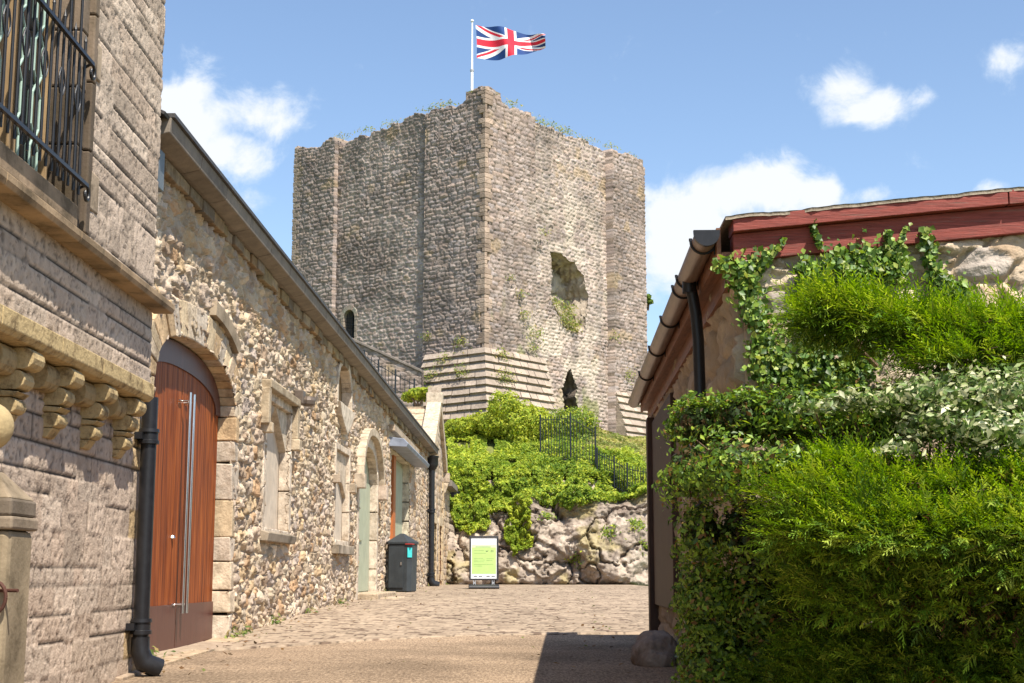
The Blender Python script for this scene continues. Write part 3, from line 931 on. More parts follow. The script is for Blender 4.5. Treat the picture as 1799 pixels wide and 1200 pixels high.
r2 = recess('lancet_window', lanc, .10, mat('brown_infill', (.22, .14, .07), .8, var=.3), PS, .12, .07)
si = MB()       # tapering carved pendant beneath the lancet
lc = (l1a + l1b) / 2; hw = (l1b - l1a) / 2
_, pz = LW.hit(598, 762)
si.prism(LW, [(lc - hw - .1, l1s - .02), (lc + hw + .12, l1s - .02), (lc + hw * .75, (l1s + pz) / 2), (lc + .05, pz), (lc - .05, pz), (lc - hw * .9, (l1s + pz) / 2)], -.1, .12, (.56, .48, .38))
si.build('pendant', M['dressed'], r2, bevel=.015)
r3 = recess('narrow_window', low2, .06, pale, PS, .1, .06)
si = MB(); si.prism(LW, [(lc - hw, l2t), (lc, l2t), (lc - .05, l2t - .3), (lc - hw, l2t - .55)], -.06, -.0, (.5, .41, .31))
si.prism(LW, [(lc, l2t), (lc + hw, l2t), (lc + hw, l2t - .7), (lc + .05, l2t - .35)], -.06, -.0, (.5, .41, .31))
si.box(LW, lc - hw - .25, lc - hw - .05, .02, .15, l2t - .55, l2t - .42, (.4, .32, .24)); si.box(LW, lc + hw + .02, lc + hw + .3, .02, .15, l2t - .6, l2t - .45, (.42, .34, .25))
si.build('tracery', M['dressed'], r3, bevel=.01)
si = MB(); si.box(LW, lc - hw - .16, lc + hw + .16, -.1, .14, l2s - .22, l2s - .08, (.4, .33, .25)); si.build('sill', M['dirtystone'], r3, bevel=.01)

r4 = recess('green_door', dr2, .11, M['greenpaint'], PS, .2, .06, sill=False)
dd = MB(); 
for i in range(5):
    a = d2a + (d2b - d2a) * i / 5
    dd.box(LW, a + .01, a + (d2b - d2a) / 5 - .01, -.11, -.085, gz(26) + .12, d2s)
dd.build('door_boards', M['greenpaint'], r4)
dd = MB(); dd.box(LW, d2a + .5, d2a + 1.5, -.085, -.06, .62, 1.0); dd.box(LW, d2a + .5, d2a + .56, -.085, -.05, gz(26) + .12, .95); dd.build('inner_frame', M['greenpaint'], r4)
dd = MB(); dd.box(LW, d2a - .05, d2b + .3, -.3, .42, gz(26) - .1, gz(26) + .1, (.42, .33, .23)); dd.box(LW, d2a + .3, d2b + .9, .3, .75, gz(26) - .1, gz(26) + .02, (.44, .34, .24)); dd.build('step', M['dressed'], r4, bevel=.02)
dd = MB(); ho = [(d2a - .34, d2s)] + pointed((d2a + d2b) / 2, (d2b - d2a) / 2 + .34, d2s, d2t + .34)[1:-1] + [(d2b + .34, d2s)]
hi_ = [(d2a - .2, d2s)] + pointed((d2a + d2b) / 2, (d2b - d2a) / 2 + .2, d2s, d2t + .2)[1:-1] + [(d2b + .2, d2s)]
for i in range(len(ho) - 1): dd.prism(LW, [hi_[i], ho[i], ho[i + 1], hi_[i + 1]], -.02, .17, (.46, .38, .28))
dd.box(LW, d2a - .45, d2a - .2, 0, .2, d2s - .25, d2s, (.44, .36, .27)); dd.box(LW, d2b + .16, d2b + .5, 0, .22, d2s - .28, d2s, (.48, .38, .30))
dd.build('hood_mould', M['dressed'], r4, bevel=.01)

r5 = recess('shop_entrance', shp, .16, M['greenpaint'], (.56, .5, .38), .12, .03, sill=False)
dd = MB(); dd.box(LW, s3a + 1.5, s3a + 2.0, -.16, -.06, gz(32), s3t); dd.build('post', M['orangewood'], r5)
dd = MB(); dd.box(LW, s3a + 2.3, s3b - .1, -.16, -.13, gz(32), s3t - .1); dd.build('pane', M['greenpaint'], r5)
cn = MB(); ca, cz_ = LW.hit(682, 770); cb, _ = LW.hit(733, 805)
ca, cb = s3a - .4, s3b + 1.3
cn.profile(LW, [(0, s3t + .04), (.40, s3t + .02), (.43, s3t + .10), (.34, s3t + .20), (0, s3t + .24)], ca, cb)
cn.build('canopy', mat('lead_canopy', (.26, .29, .36), .5, .2, var=.3, scale=3, bump=.2), r5, bevel=.01)
cl = MB(); cl.box(LW, ca - .1, cb + .1, -.05, .15, s3t + .36, s3t + .5, (.42, .33, .24)); cl.build('lintel', M['dressed'], r5, bevel=.01)

# ---- pipes on the long wall
def drainpipe(parent, fr, u, ztop, zbot, rad, n=.1, seg=1.8, shoe=True, hop=True, name='downpipe'):
    p_ = MB()
    p_.tube([fr.p(u, n, zbot + .22), fr.p(u, n, ztop)], rad, 14)
    z = zbot + .28
    while z < ztop:
        p_.tube([fr.p(u, n, z), fr.p(u, n, z + .025), fr.p(u, n, z + .03), fr.p(u, n, z + .08), fr.p(u, n, z + .085), fr.p(u, n, z + .11)],
                [rad * 1.35, rad * 1.35, rad * 1.18, rad * 1.18, rad * 1.35, rad * 1.3], 14)
        p_.box(fr, u - rad * 1.9, u + rad * 1.9, -.02, n * .7, z + .03, z + .08)
        z += seg
    if shoe:
        p_.tube([fr.p(u, n, zbot + .26), fr.p(u, n, zbot + .16), fr.p(u, n + rad * .6, zbot + .08), fr.p(u + rad, n + rad * 2.2, zbot + .03)], [rad * 1.15, rad * 1.2, rad * 1.3, rad * 1.3], 14)
    if hop:
        p_.lathe(fr.p(u, n, ztop - .05), [(rad, -.12), (rad * 1.9, 0), (rad * 2.1, .05), (rad * 2.1, .24), (rad * 2.3, .26), (rad * 2.3, .3)], 12)
    return p_.build(name, M['iron'], parent, smooth=True)
drainpipe(long_b, LW, LW.hit(748, 1000)[0], EAVE - .3, gz(40), .085, .16)
drainpipe(long_b, LW, LW.hit(791, 1000)[0], 2.75, gz(50), .09, .16)
hp = MB(); a, z = LW.hit(300, 285, .1)
hp.box(LW, 10.85, 11.25, .0, .16, EAVE - .35, EAVE - .02); hp.tube([LW.p(11.02, .12, EAVE - .3), LW.p(10.95, .1, EAVE - .8)], .045, 10)
hp.build('rain_hopper', mat('grey_lead', (.14, .16, .17), .5, .2, var=.2), long_b, bevel=.01)
fl = MB(); a, z = LW.hit(514, 700)
fl.box(LW, a - .1, a + .1, .04, .16, z - .08, z + .1); fl.lathe(LW.p(a + .05, .2, z - .08), [(.04, -.02), (.09, 0), (.1, .06), (.06, .11)], 12)
fl.build('security_light', mat('bronze_lamp', (.13, .10, .08), .5, .2), long_b, bevel=.01)

# ================================================================== NEAR TALL BUILDING (far left)
NW = Frame((-2.77, 0, 0), (0, 1, 0), (1, 0, 0))
NE = 10.8
near_b = empty('ashlar_building', (-2.77, 8, gz(8)), 'tall pinkish ashlar building with barred window and yellow corbelled ledge', 'building')
NWIN = [6.3, 8.72, 2.30, 5.2]
def nhole(u, v): return inrect(u, v, *NWIN)
def nq(u, v, ri):
    r = h2(ri.astype(np.int64), ri.astype(np.int64) * 0 + 2, 5)
    ln = np.where(r > .5, .42, .16)
    return (v < 1.2) & (u > NE - ln) & (r > .2)
ashlar('wall', NW, 3.0, NE, -1.3, 2.02, .016, M['ashlar'], near_b, 77, quoin=nq)
ashlar('upper_wall', NW, 3.0, NE, 2.12, 6.4, .016, M['ashlar'], near_b, 78, hole=nhole)
bk = MB(); bk.box(NW, 3.0, NE - .02, -5, -.61, -1.4, 6.35, (.36, .25, .2)); bk.build('rear_wall', M['ashlar'], near_b)
tp = MB(); tp.box(NW, 2.8, NE + .15, -5.2, .15, 6.4, 6.6, (.4, .3, .2)); tp.build('cornice', M['dressed'], near_b, bevel=.01)
sc1 = MB()
pr = [(-.02, 2.0), (.13, 2.0), (.145, 2.03), (.145, 2.07), (-.02, 2.15)]
u = 3.0
while u < NE + .1:
    l = min(random.uniform(.8, 1.4), NE + .1 - u)
    q = random.uniform(.9, 1.1)
    sc1.profile(NW, pr, u, u + l - .006, (.36 * q, .255 * q, .155 * q)); u += l
sc1.build('string_course', M['dirtystone'], near_b, bevel=.006)
# ledge on corbels
lg = MB()
u = 3.0; LE = 10.15
while u < LE - .01:
    l = min(random.uniform(.7, 1.3), LE - u)
    q = random.uniform(.92, 1.08)
    lg.profile(NW, [(-.02, 1.22), (.17, 1.22), (.2, 1.25), (.2, 1.345), (-.02, 1.40)], u, u + l - .006, (.56 * q, .42 * q, .215 * q)); u += l
ledge = lg.build('ledge', M['weathered'], near_b, bevel=.006)
def corbel(u):
    c = MB()
    def rollp(n, z0, z1, r):
        out = [(-.02, z0), (n - r, z0)]
        for i in range(7):
            a = -math.pi / 2 + math.pi * i / 6 * .98
            out.append((n - r + r * math.cos(a), (z0 + z1) / 2 + (z1 - z0) / 2 * math.sin(a)))
        out.append((-.02, z1))
        return out
    q = random.uniform(.9, 1.08)
    co = (.50 * q, .375 * q, .195 * q)
    c.profile(NW, rollp(.185, 1.10, 1.217, .055), u - .095, u + .095, co)
    c.profile(NW, rollp(.135, .99, 1.097, .05), u - .085, u + .085, co)
    c.profile(NW, [(-.02, .95), (.08, .95), (.11, .975), (-.02, .988)], u - .095, u + .095, co)
    c.profile(NW, rollp(.10, .86, .947, .045), u - .08, u + .08, co)
    c.profile(NW, [(-.02, .80), (.02, .80), (.06, .857), (-.02, .857)], u - .075, u + .075, co)
    c.profile(NW, rollp(.10, 1.06, 1.217, .05), u - .33, u - .10, (co[0] * .85, co[1] * .85, co[2] * .85))
    return c.build('corbel', M['weathered'], near_b, bevel=.006)
for i in range(7):
    corbel(9.93 - i * .74)
# window
wn = empty('window', (0, 0, 0), None, None); wn.parent = near_b; wn.location = NW.p(7.5, 0, 2.3) - near_b.location
jm = MB()
JC = (.27, .205, .15)
a, b_, z0, z1 = NWIN
for (ua, ub, n0, n1) in ((b_ - .02, b_ + .12, -.34, .012), (b_ + .12, b_ + .2, -.3, .05), (b_ + .2, b_ + .30, -.3, .022)):
    z = z0 - .15
    while z < z1:
        h = random.choice([.38, .46, .55])
        q = random.uniform(.34, .5) if z < 3.0 else random.uniform(.8, 1.0)
        jm.box(NW, ua, ub, n0, n1, z, z + h - .008, (JC[0] * q, JC[1] * q, JC[2] * q)); z += h
jm.box(NW, a, b_ + .02, -.36, .03, z0 - .15, z0, (.36, .26, .17))
jm.box(NW, b_ + .3, b_ + .5, -.3, .012, 2.36, 2.62, (.44, .34, .24))
jm.box(NW, b_ + .3, b_ + .42, -.3, .014, 3.25, 3.5, (.40, .31, .22))
jm.build('frame', M['dirtystone'], wn, bevel=.012)
gl = MB(); gl.box(NW, a, b_, -.24, -.19, z0, z1); gl.build('glass', M['glass'], wn)
ml_ = MB()
for uu, w in ((b_ - .14, .03), (b_ - .72, .035), (b_ - .80, .03), (b_ - 1.4, .035), (b_ - 1.48, .03), (b_ - 2.1, .04)):
    ml_.box(NW, uu - w / 2, uu + w / 2, -.19, -.13, z0, z1)
ml_.build('mullion', M['woodlight'], wn, bevel=.005)
for c in (b_ - .26, b_ - .6, b_ - .96, b_ - 1.36, b_ - 1.8):
    ld = MB()
    z = z0 + .02
    while z < z1:
        w = .07
        for sx in (-1, 1):
            ld.tube([NW.p(c + sx * .012, -.18, z), NW.p(c + sx * w, -.18, z + .07), NW.p(c + sx * w, -.18, z + .27), NW.p(c + sx * .012, -.18, z + .34)], .009, 6)
        z += .34
    ld.build('leading', M['leadgreen'], wn)
br = MB()
ZB, ZT = 2.42, 3.22
for z in (ZB, ZT, 4.1):
    br.box(NW, a - .1, b_ - .02, .075, .10, z - .012, z + .012)
    pts = []
    for i in range(16):       # scroll at the end of the rail
        t = i / 15 * 1.65 * math.pi
        rr_ = .055 * (1 - .5 * i / 15)
        pts.append(NW.p(b_ - .02 + math.sin(t) * rr_, .0875, z - .055 + math.cos(t) * rr_))
    br.tube(pts, .011, 8)
    br.tube([NW.p(b_ - .04, .0875, z), NW.p(b_ + .06, -.02, z - .01)], .01, 8)
u = b_ - .1
k = 0
while u > a - .05:
    br.tube([NW.p(u, .06, z0 + .04), NW.p(u, .06, ZT + .13 if k % 2 == 0 else 5.0)], .0095, 8)
    if k % 2 == 0:
        pts = [NW.p(u, .06, ZT + .12), NW.p(u, .06, ZT + .17)]
        br.tube(pts, [.012, .001], 8)
    if k % 3 == 1:
        for s in (-1, 1):
            pts = [NW.p(u + s * (.02 + .035 * math.sin(i / 10 * math.pi)), .06, 2.85 + .16 * i / 10) for i in range(11)]
            br.tube(pts, .006, 6)
    u -= .105; k += 1
br.build('window_bars', M['iron'], wn)
drainpipe(near_b, NW, 10.52, 1.30, gz(10.5) + .02, .058, .08, seg=1.38, hop=False)

# gatepost with ball finial at the left edge of the frame
gp0 = at(-28, 1010, 6.6)
gp = empty('gatepost', (gp0.x, gp0.y, gz(6.6)), 'weathered stone gatepost with round ball finial and iron ring at the left edge', 'gatepost')
GPF = Frame((gp0.x, gp0.y, 0), (1, 0, 0), (0, -1, 0))
s = MB(); g0 = gz(6.6)
W_ = .165
s.box(GPF, -W_, W_, -W_, W_, g0 - .1, .20, (.33, .26, .17)); s.build('shaft', M['dirtystone'], gp, bevel=.03)
s = MB(); s.box(GPF, -W_ - .015, W_ + .015, -W_ - .015, W_ + .015, .20, .26, (.28, .22, .16)); s.box(GPF, -W_ - .005, W_ + .005, -W_ - .005, W_ + .005, .262, .34, (.2, .16, .12))
s.add([GPF.p(-W_, -W_, .34), GPF.p(W_, -W_, .34), GPF.p(W_, W_, .34), GPF.p(-W_, W_, .34), GPF.p(-.05, -.05, .47), GPF.p(.05, -.05, .47), GPF.p(.05, .05, .47), GPF.p(-.05, .05, .47)],
      [(0, 1, 5, 4), (1, 2, 6, 5), (2, 3, 7, 6), (3, 0, 4, 7), (4, 5, 6, 7), (3, 2, 1, 0)], (.36, .28, .19))
s.build('cap', M['dirtystone'], gp, bevel=.012)
s = MB(); prof = [(.07, -.24), (.045, -.16), (.045, -.12)] + [(.115 * math.sin(t), -.115 * math.cos(t)) for t in np.linspace(.42, math.pi - .02, 14)]
s.lathe((gp0.x - .02, gp0.y, .68), prof, 24, (.50, .38, .2)); s.build('finial', M['dirtystone'], gp, smooth=True)
rg = MB(); rc = GPF.p(W_ - .045, W_ + .03, -.10)
rg.tube([rc + Vector((.055 * math.cos(t), 0, .07 * math.sin(t))) for t in np.linspace(0, 2 * math.pi, 20)], .009, 8)
rg.tube([rc + Vector((0, .04, .03)), rc + Vector((.11, -.01, .03))], .008, 8)
rg.build('iron_ring', mat('rusty_iron', (.08, .035, .025), .7, .3), gp)

# ================================================================== CASTLE KEEP
KS = 11.5
T = R(39.08)
KC = Vector((-1.16, 58.0, 0))
dL = Vector((-math.cos(T), math.sin(T), 0)); nL = Vector((-math.sin(T), -math.cos(T), 0))
dR = Vector((math.sin(T), math.cos(T), 0)); nR = Vector((math.cos(T), -math.sin(T), 0))
KL = Frame(KC, dL, nL); KR = Frame(KC, dR, nR)
keep = empty('castle_keep', (KC.x, KC.y, 6), 'square ruined grey stone castle keep with flat buttresses on the hill', 'castle')
B1, B2 = 3.2, 8.8
def ktop(seed, base=20.05):
    def f(u):
        a = float(h2(np.array([int(u / .42)]), np.array([seed]), 3)[0])
        b = float(fbm(np.array([u * .7]), np.array([seed * 1.7]), 3, seed)[0])
        c = float(h2(np.array([int(u / .17)]), np.array([seed + 3]), 3)[0])
        ctr = .28 * math.exp(-(u / .9) ** 2)
        return base - .028 * u + (a - .5) * .16 + (b - .5) * .75 + (c - .5) * .09 + ctr
    return f
HOLE = [(4.5, 14.1), (5.2, 14.15), (5.9, 13.9), (6.3, 13.95), (6.55, 13.6), (7.0, 13.4), (7.1, 12.9), (7.35, 12.5), (7.15, 11.8), (7.05, 11.0), (6.5, 10.7), (5.6, 10.8), (5.35, 11.2), (4.9, 11.6), (4.5, 12.0), (4.6, 13.0)]
DOORH = [(5.5, 6.3), (5.45, 7.4), (5.3, 8.0), (5.55, 8.5), (5.75, 8.9), (5.95, 9.05), (6.1, 8.7), (6.4, 8.2), (6.25, 7.8), (6.5, 7.3), (6.4, 6.3)]
def khole(u, v): return inpoly(u, v, HOLE) | inpoly(u, v, DOORH)
WK = (7.55, 8.25, 9.7, 11.4)
def whole(u, v):
    c = (WK[0] + WK[1]) / 2; r = (WK[1] - WK[0]) / 2
    return inrect(u, v, *WK) | (((u - c) ** 2 + (v - WK[3]) ** 2 < r * r) & (v >= WK[3]))
def extraR(u, v, H, col, st):        # eroded core, algae and pale repair patches
    e = np.exp(-(((u - 4.6) / 1.1) ** 2 + ((v - 9.6) / 1.8) ** 2))
    H = H - e * .10
    e = np.maximum(e, .9 * np.exp(-(((u - 6.6) / 2.4) ** 2 + ((v - 9.3) / 2.2) ** 2)))
    e = np.maximum(e, .8 * np.exp(-(((u - 6.0) / 1.8) ** 2 + ((v - 15.2) / 2.0) ** 2)))
    pale_ = np.array([.55, .47, .38])
    w = np.clip(e * 1.1, 0, .8)[..., None] * sstep(.35, .6, fbm(u * 1.2, v * 1.2, 3, 9))[..., None]
    col = col * (1 - w) + pale_ * w
    gsp = sstep(.66, .78, fbm(u * .9, v * .55, 4, 19)) * np.clip((15 - v) / 6, 0, 1)
    col = col * (1 - .6 * gsp[..., None]) + np.array([.20, .22, .07]) * .6 * gsp[..., None]
    return H, col
kw = dict(m=M['keepstone'], parent=keep, capd=1.3, facet=.018, cvar=.30)
MP = (.52, .44, .36)
KM = (.21, .165, .13)
KZ = 5.2
masonry('face_wall', KR, B1 - .1, B2 + .1, KZ, ktop(1, 19.85), .05, .34, .15, PAL_KEEP * 1.02, KM, seed=3, amp=.05, hole=khole, joint=.22, mortar_patch=MP, extra=extraR, resv=.04, jx=.5, jy=.25, p=5, warp=.28, **kw)
masonry('buttress', KR, 0, B1, KZ, ktop(2), .05, .42, .15, PAL_KEEP * .98, KM, seed=5, amp=.042, n0=.24, joint=.2, resv=.04, jx=.5, jy=.22, p=6, warp=.28, extra=lambda u, v, H, c, s_: extraR(u + 1.2, v, H, c, s_), batter=.004, **kw)
masonry('buttress', KR, B2 - .03, KS, KZ, ktop(3), .05, .42, .15, PAL_KEEP * .98, KM, seed=7, amp=.042, n0=.40, joint=.2, resv=.04, jx=.5, jy=.22, p=6, warp=.28, **kw)
masonry('face_wall', KL, B1 - .1, B2 + .1, KZ, ktop(4, 19.95), .05, .34, .15, PAL_KEEP * .94, KM, seed=9, amp=.045, hole=whole, joint=.22, mortar_patch=MP, resv=.04, jx=.5, jy=.25, p=5, warp=.28, **kw)  # left side palettes darker than the right, shade added in the stone colour
masonry('buttress', KL, 0, B1, KZ, ktop(2), .05, .42, .15, PAL_KEEP * .94, KM, seed=11, amp=.042, n0=.24, joint=.2, resv=.04, jx=.5, jy=.22, p=6, warp=.28, batter=.004, **kw)
masonry('buttress', KL, B2, KS, KZ, ktop(6), .05, .42, .15, PAL_KEEP * .94, KM, seed=13, amp=.042, n0=.24, joint=.2, resv=.04, jx=.5, jy=.22, p=6, warp=.28, **kw)
# far sides and core
core = MB()
fk = Frame(KC, dL, -nL)
core.add([KC + dL * a + dR * b + Vector((0, 0, z)) for z in (4.5, 19.3) for a, b in ((1.2, 1.2), (KS, 1.2), (KS, KS), (1.2, KS))],
         [(0, 1, 5, 4), (1, 2, 6, 5), (2, 3, 7, 6), (3, 0, 4, 7), (4, 5, 6, 7)], (.3, .24, .19))
core.build('core', M['keepstone'], keep)
cr_ = MB()       # corner infill so the sheets meet on the arris, quoin stones
z = KZ
k = 0
while z < 20.3:
    h = random.uniform(.14, .26)
    wa, wb = random.uniform(-.15, .25), random.uniform(-.15, .25)
    q = random.uniform(.62, 1.12)
    A = KC + nL * .272 + nR * .272
    jn = random.uniform(-.012, .012)
    def PP(a, b, zz): return A + dL * a + dR * b + Vector((0, 0, zz)) + (nL + nR) * jn
    cr_.add([PP(0, 0, z), PP(wa + .28, 0, z), PP(wa + .28, wb + .28, z), PP(0, wb + .28, z), PP(0, 0, z + h - .006), PP(wa + .28, 0, z + h - .006), PP(wa + .28, wb + .28, z + h - .006), PP(0, wb + .28, z + h - .006)],
            [(0, 1, 5, 4), (3, 0, 4, 7), (4, 5, 6, 7), (0, 3, 2, 1), (1, 2, 6, 5), (2, 3, 7, 6)], (.41 * q, .31 * q, .24 * q))
    z += h; k += 1
cr_.build('quoins', M['keepstone'], keep, bevel=.02)
for fr, a in ((KR, KS), (KL, KS)):
    e = MB()
    z = KZ; k = 0
    while z < 19.7:
        h = random.uniform(.16, .30); w = .5 if k % 2 else .3; q = random.uniform(.75, 1.05)
        e.box(fr, a - w + .12, a + .05 + random.uniform(0, .05), -.9, .29, z, z + h - .02, (.33 * q, .265 * q, .21 * q), .01)
        z += h; k += 1
    e.build('quoins', M['keepstone'], keep, bevel=.02)
# niches behind the openings
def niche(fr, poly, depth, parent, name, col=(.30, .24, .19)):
    # ragged rubble funnel, broken stones all round
    pts = []
    k = len(poly)
    for i in range(k):
        p0, p1 = poly[i], poly[(i + 1) % k]
        n_ = max(1, int(math.hypot(p1[0] - p0[0], p1[1] - p0[1]) / .10))
        for j in range(n_):
            t = j / n_; pts.append((p0[0] + (p1[0] - p0[0]) * t, p0[1] + (p1[1] - p0[1]) * t))
    k = len(pts); cx = sum(p[0] for p in pts) / k; cz = sum(p[1] for p in pts) / k
    V = []; C_ = []
    lay = 13; inn = 8
    rr = np.random.RandomState(3)
    for j in range(lay + inn):
        t = min(1, j / (lay - 1)); shrink = (1.03 - .22 * t) if j < lay else .81 * (1 - (j - lay + 1) / inn)
        for i, (u, v) in enumerate(pts):
            uu, vv = cx + (u - cx) * shrink, cz + (v - cz) * shrink
            g1 = float(h2(np.array([int(i / 3)]), np.array([int(v / .15) + j]), 5)[0]) - .5
            g2 = float(h2(np.array([int(uu / .33)]), np.array([int(vv / .15)]), 6)[0]) - .5
            if 0 < j < lay: uu += g1 * .16; vv += g1 * .12
            dd = .02 - depth * t + (g2 * .22 if j >= lay - 1 else 0)
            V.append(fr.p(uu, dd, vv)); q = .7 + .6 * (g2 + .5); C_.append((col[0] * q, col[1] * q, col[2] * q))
    Fs = [(j * k + i, j * k + (i + 1) % k, (j + 1) * k + (i + 1) % k, (j + 1) * k + i) for j in range(lay + inn - 1) for i in range(k)]
    me = npmesh(name, np.array([tuple(x) for x in V]), np.array(Fs), np.array(C_))
    return link(name, me, M['keepstone'], parent)
niche(KR, HOLE, .95, keep, 'broken_window', (.40, .33, .26))
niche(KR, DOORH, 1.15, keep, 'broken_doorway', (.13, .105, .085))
wk = empty('arched_window', (0, 0, 0), None, None); wk.parent = keep; wk.location = KL.p(7.9, 0, 9.7) - keep.location
w = MB(); w.box(KL, WK[0] - .1, WK[1] + .1, -.6, -.5, WK[2], WK[3] + .5); w.build('glass', M['glass'], wk)
w = MB(); c = (WK[0] + WK[1]) / 2; r_ = (WK[1] - WK[0]) / 2
ip = [(c - r_ * math.cos(t), WK[3] + r_ * math.sin(t)) for t in np.linspace(0, math.pi, 11)]; op = [(c - (r_ + .2) * math.cos(t), WK[3] + (r_ + .2) * math.sin(t)) for t in np.linspace(0, math.pi, 11)]
for i in range(10): w.prism(KL, [ip[i], op[i], op[i + 1], ip[i + 1]], -.5, .07, (.3 * random.uniform(.85, 1.1), .25, .2))
z = WK[2]
while z < WK[3] - .05:
    for a in (WK[0] - .16, WK[1]): w.box(KL, a, a + .16, -.5, .06, z, z + .24, (.29, .24, .19))
    z += .26
w.build('surround', M['keepstone'], wk, bevel=.01)
w = MB()
for i in range(6):
    x = WK[0] + .07 + i * (WK[1] - WK[0] - .14) / 5
    w.tube([KL.p(x, -.12, WK[2]), KL.p(x, -.12, WK[3] + r_ * math.sqrt(max(0, 1 - ((x - c) / r_) ** 2)))], .014, 6)
for z in (10.1, 10.6, 11.1, 11.4): w.tube([KL.p(WK[0], -.11, z), KL.p(WK[1], -.11, z)], .012, 6)
w.build('bars', M['rail'], wk)

# stepped plinths
def plinth(corner, da, na, la, db, nb_, lb, ztop, steps, rise, run, base_off=.26, name='stepped_plinth'):
    pm = MB()
    Z = Vector((0, 0, 1))
    for k in range(steps):
        d = base_off + run * (k + 1)
        z1 = ztop - rise * k; z0 = z1 - rise
        lip = .085
        for (dd_, nn_, oth, L_) in ((da, na, nb_, la), (db, nb_, na, lb)):
            cuts = [0.0]
            while cuts[-1] < 1: cuts.append(cuts[-1] + random.uniform(.35, .9) / L_)
            cuts[-1] = 1.0
            if len(cuts) > 2 and cuts[-1] - cuts[-2] < .05: cuts.pop(-2)
            for t0, t1 in zip(cuts[:-1], cuts[1:]):
                q = random.uniform(.78, 1.12) * (.9 if random.random() < .2 else 1); c = (.40 * q, .325 * q, .26 * q)
                jn = random.uniform(-.018, .012); jz = random.uniform(-.012, .012)
                def P(t, off, z):
                    # t=0 is the mitred corner, t=1 the free end
                    cp_ = corner + nn_ * off + oth * off
                    ep = corner + dd_ * L_ + nn_ * off
                    return cp_.lerp(ep, t) + Z * z
                g = .004
                ring = [(-.1, z1), (d - run + .02, z1), (d + lip + jn, z0 + .10 + jz), (d - .02 + jn, z0 + .065 + jz), (d - .03, z0), (-.1, z0)]
                V = [P(t0 + g * (t0 > 0), o, z) for o, z in ring] + [P(t1 - g, o, z) for o, z in ring]
                n_ = len(ring)
                pm.add(V, [tuple(range(n_))[::-1], tuple(range(n_, 2 * n_))] + [(i, (i + 1) % n_, (i + 1) % n_ + n_, i + n_) for i in range(n_)], c)
    return pm.build(name, M['keepstone'], keep)
plinth(KC, dL, nL, 3.05, dR, nR, 3.75, 9.2, 11, .34, .093)
K2 = KC + dR * KS
plinth(K2, -dR, nR, 2.68, dL, dR, 2.68, 8.7, 11, .34, .1, base_off=.26)

# ---- flagpole and flag
FY = 60.2
fp0 = at(829.5, 165, FY); fp1 = at(833.5, 36, FY)
pole = empty('flagpole', (fp0.x, FY, 19.2), 'slim white flagpole rising from the top of the castle keep', 'flagpole')
pm = MB(); pm.tube([(fp0.x, FY, 19.2), (fp0.x, FY, 22.0)], .062, 12); pm.build('lower_mast', M['white'], pole, smooth=True)
pm = MB(); pm.tube([(fp0.x, FY, 22.0), (fp0.x, FY, fp1.z - .1)], [.05, .035], 12); pm.build('upper_mast', M['white'], pole, smooth=True)
pm = MB(); pm.lathe((fp0.x, FY, fp1.z - .1), [(.02, 0), (.06, .03), (.075, .08), (.05, .13), (.01, .15)], 12); pm.build('truck', M['white'], pole, smooth=True)
pm = MB(); pm.lathe((fp0.x, FY, 21.95), [(.07, 0), (.085, .02), (.085, .1), (.07, .12)], 12); pm.build('collar', M['lampgrey'], pole)

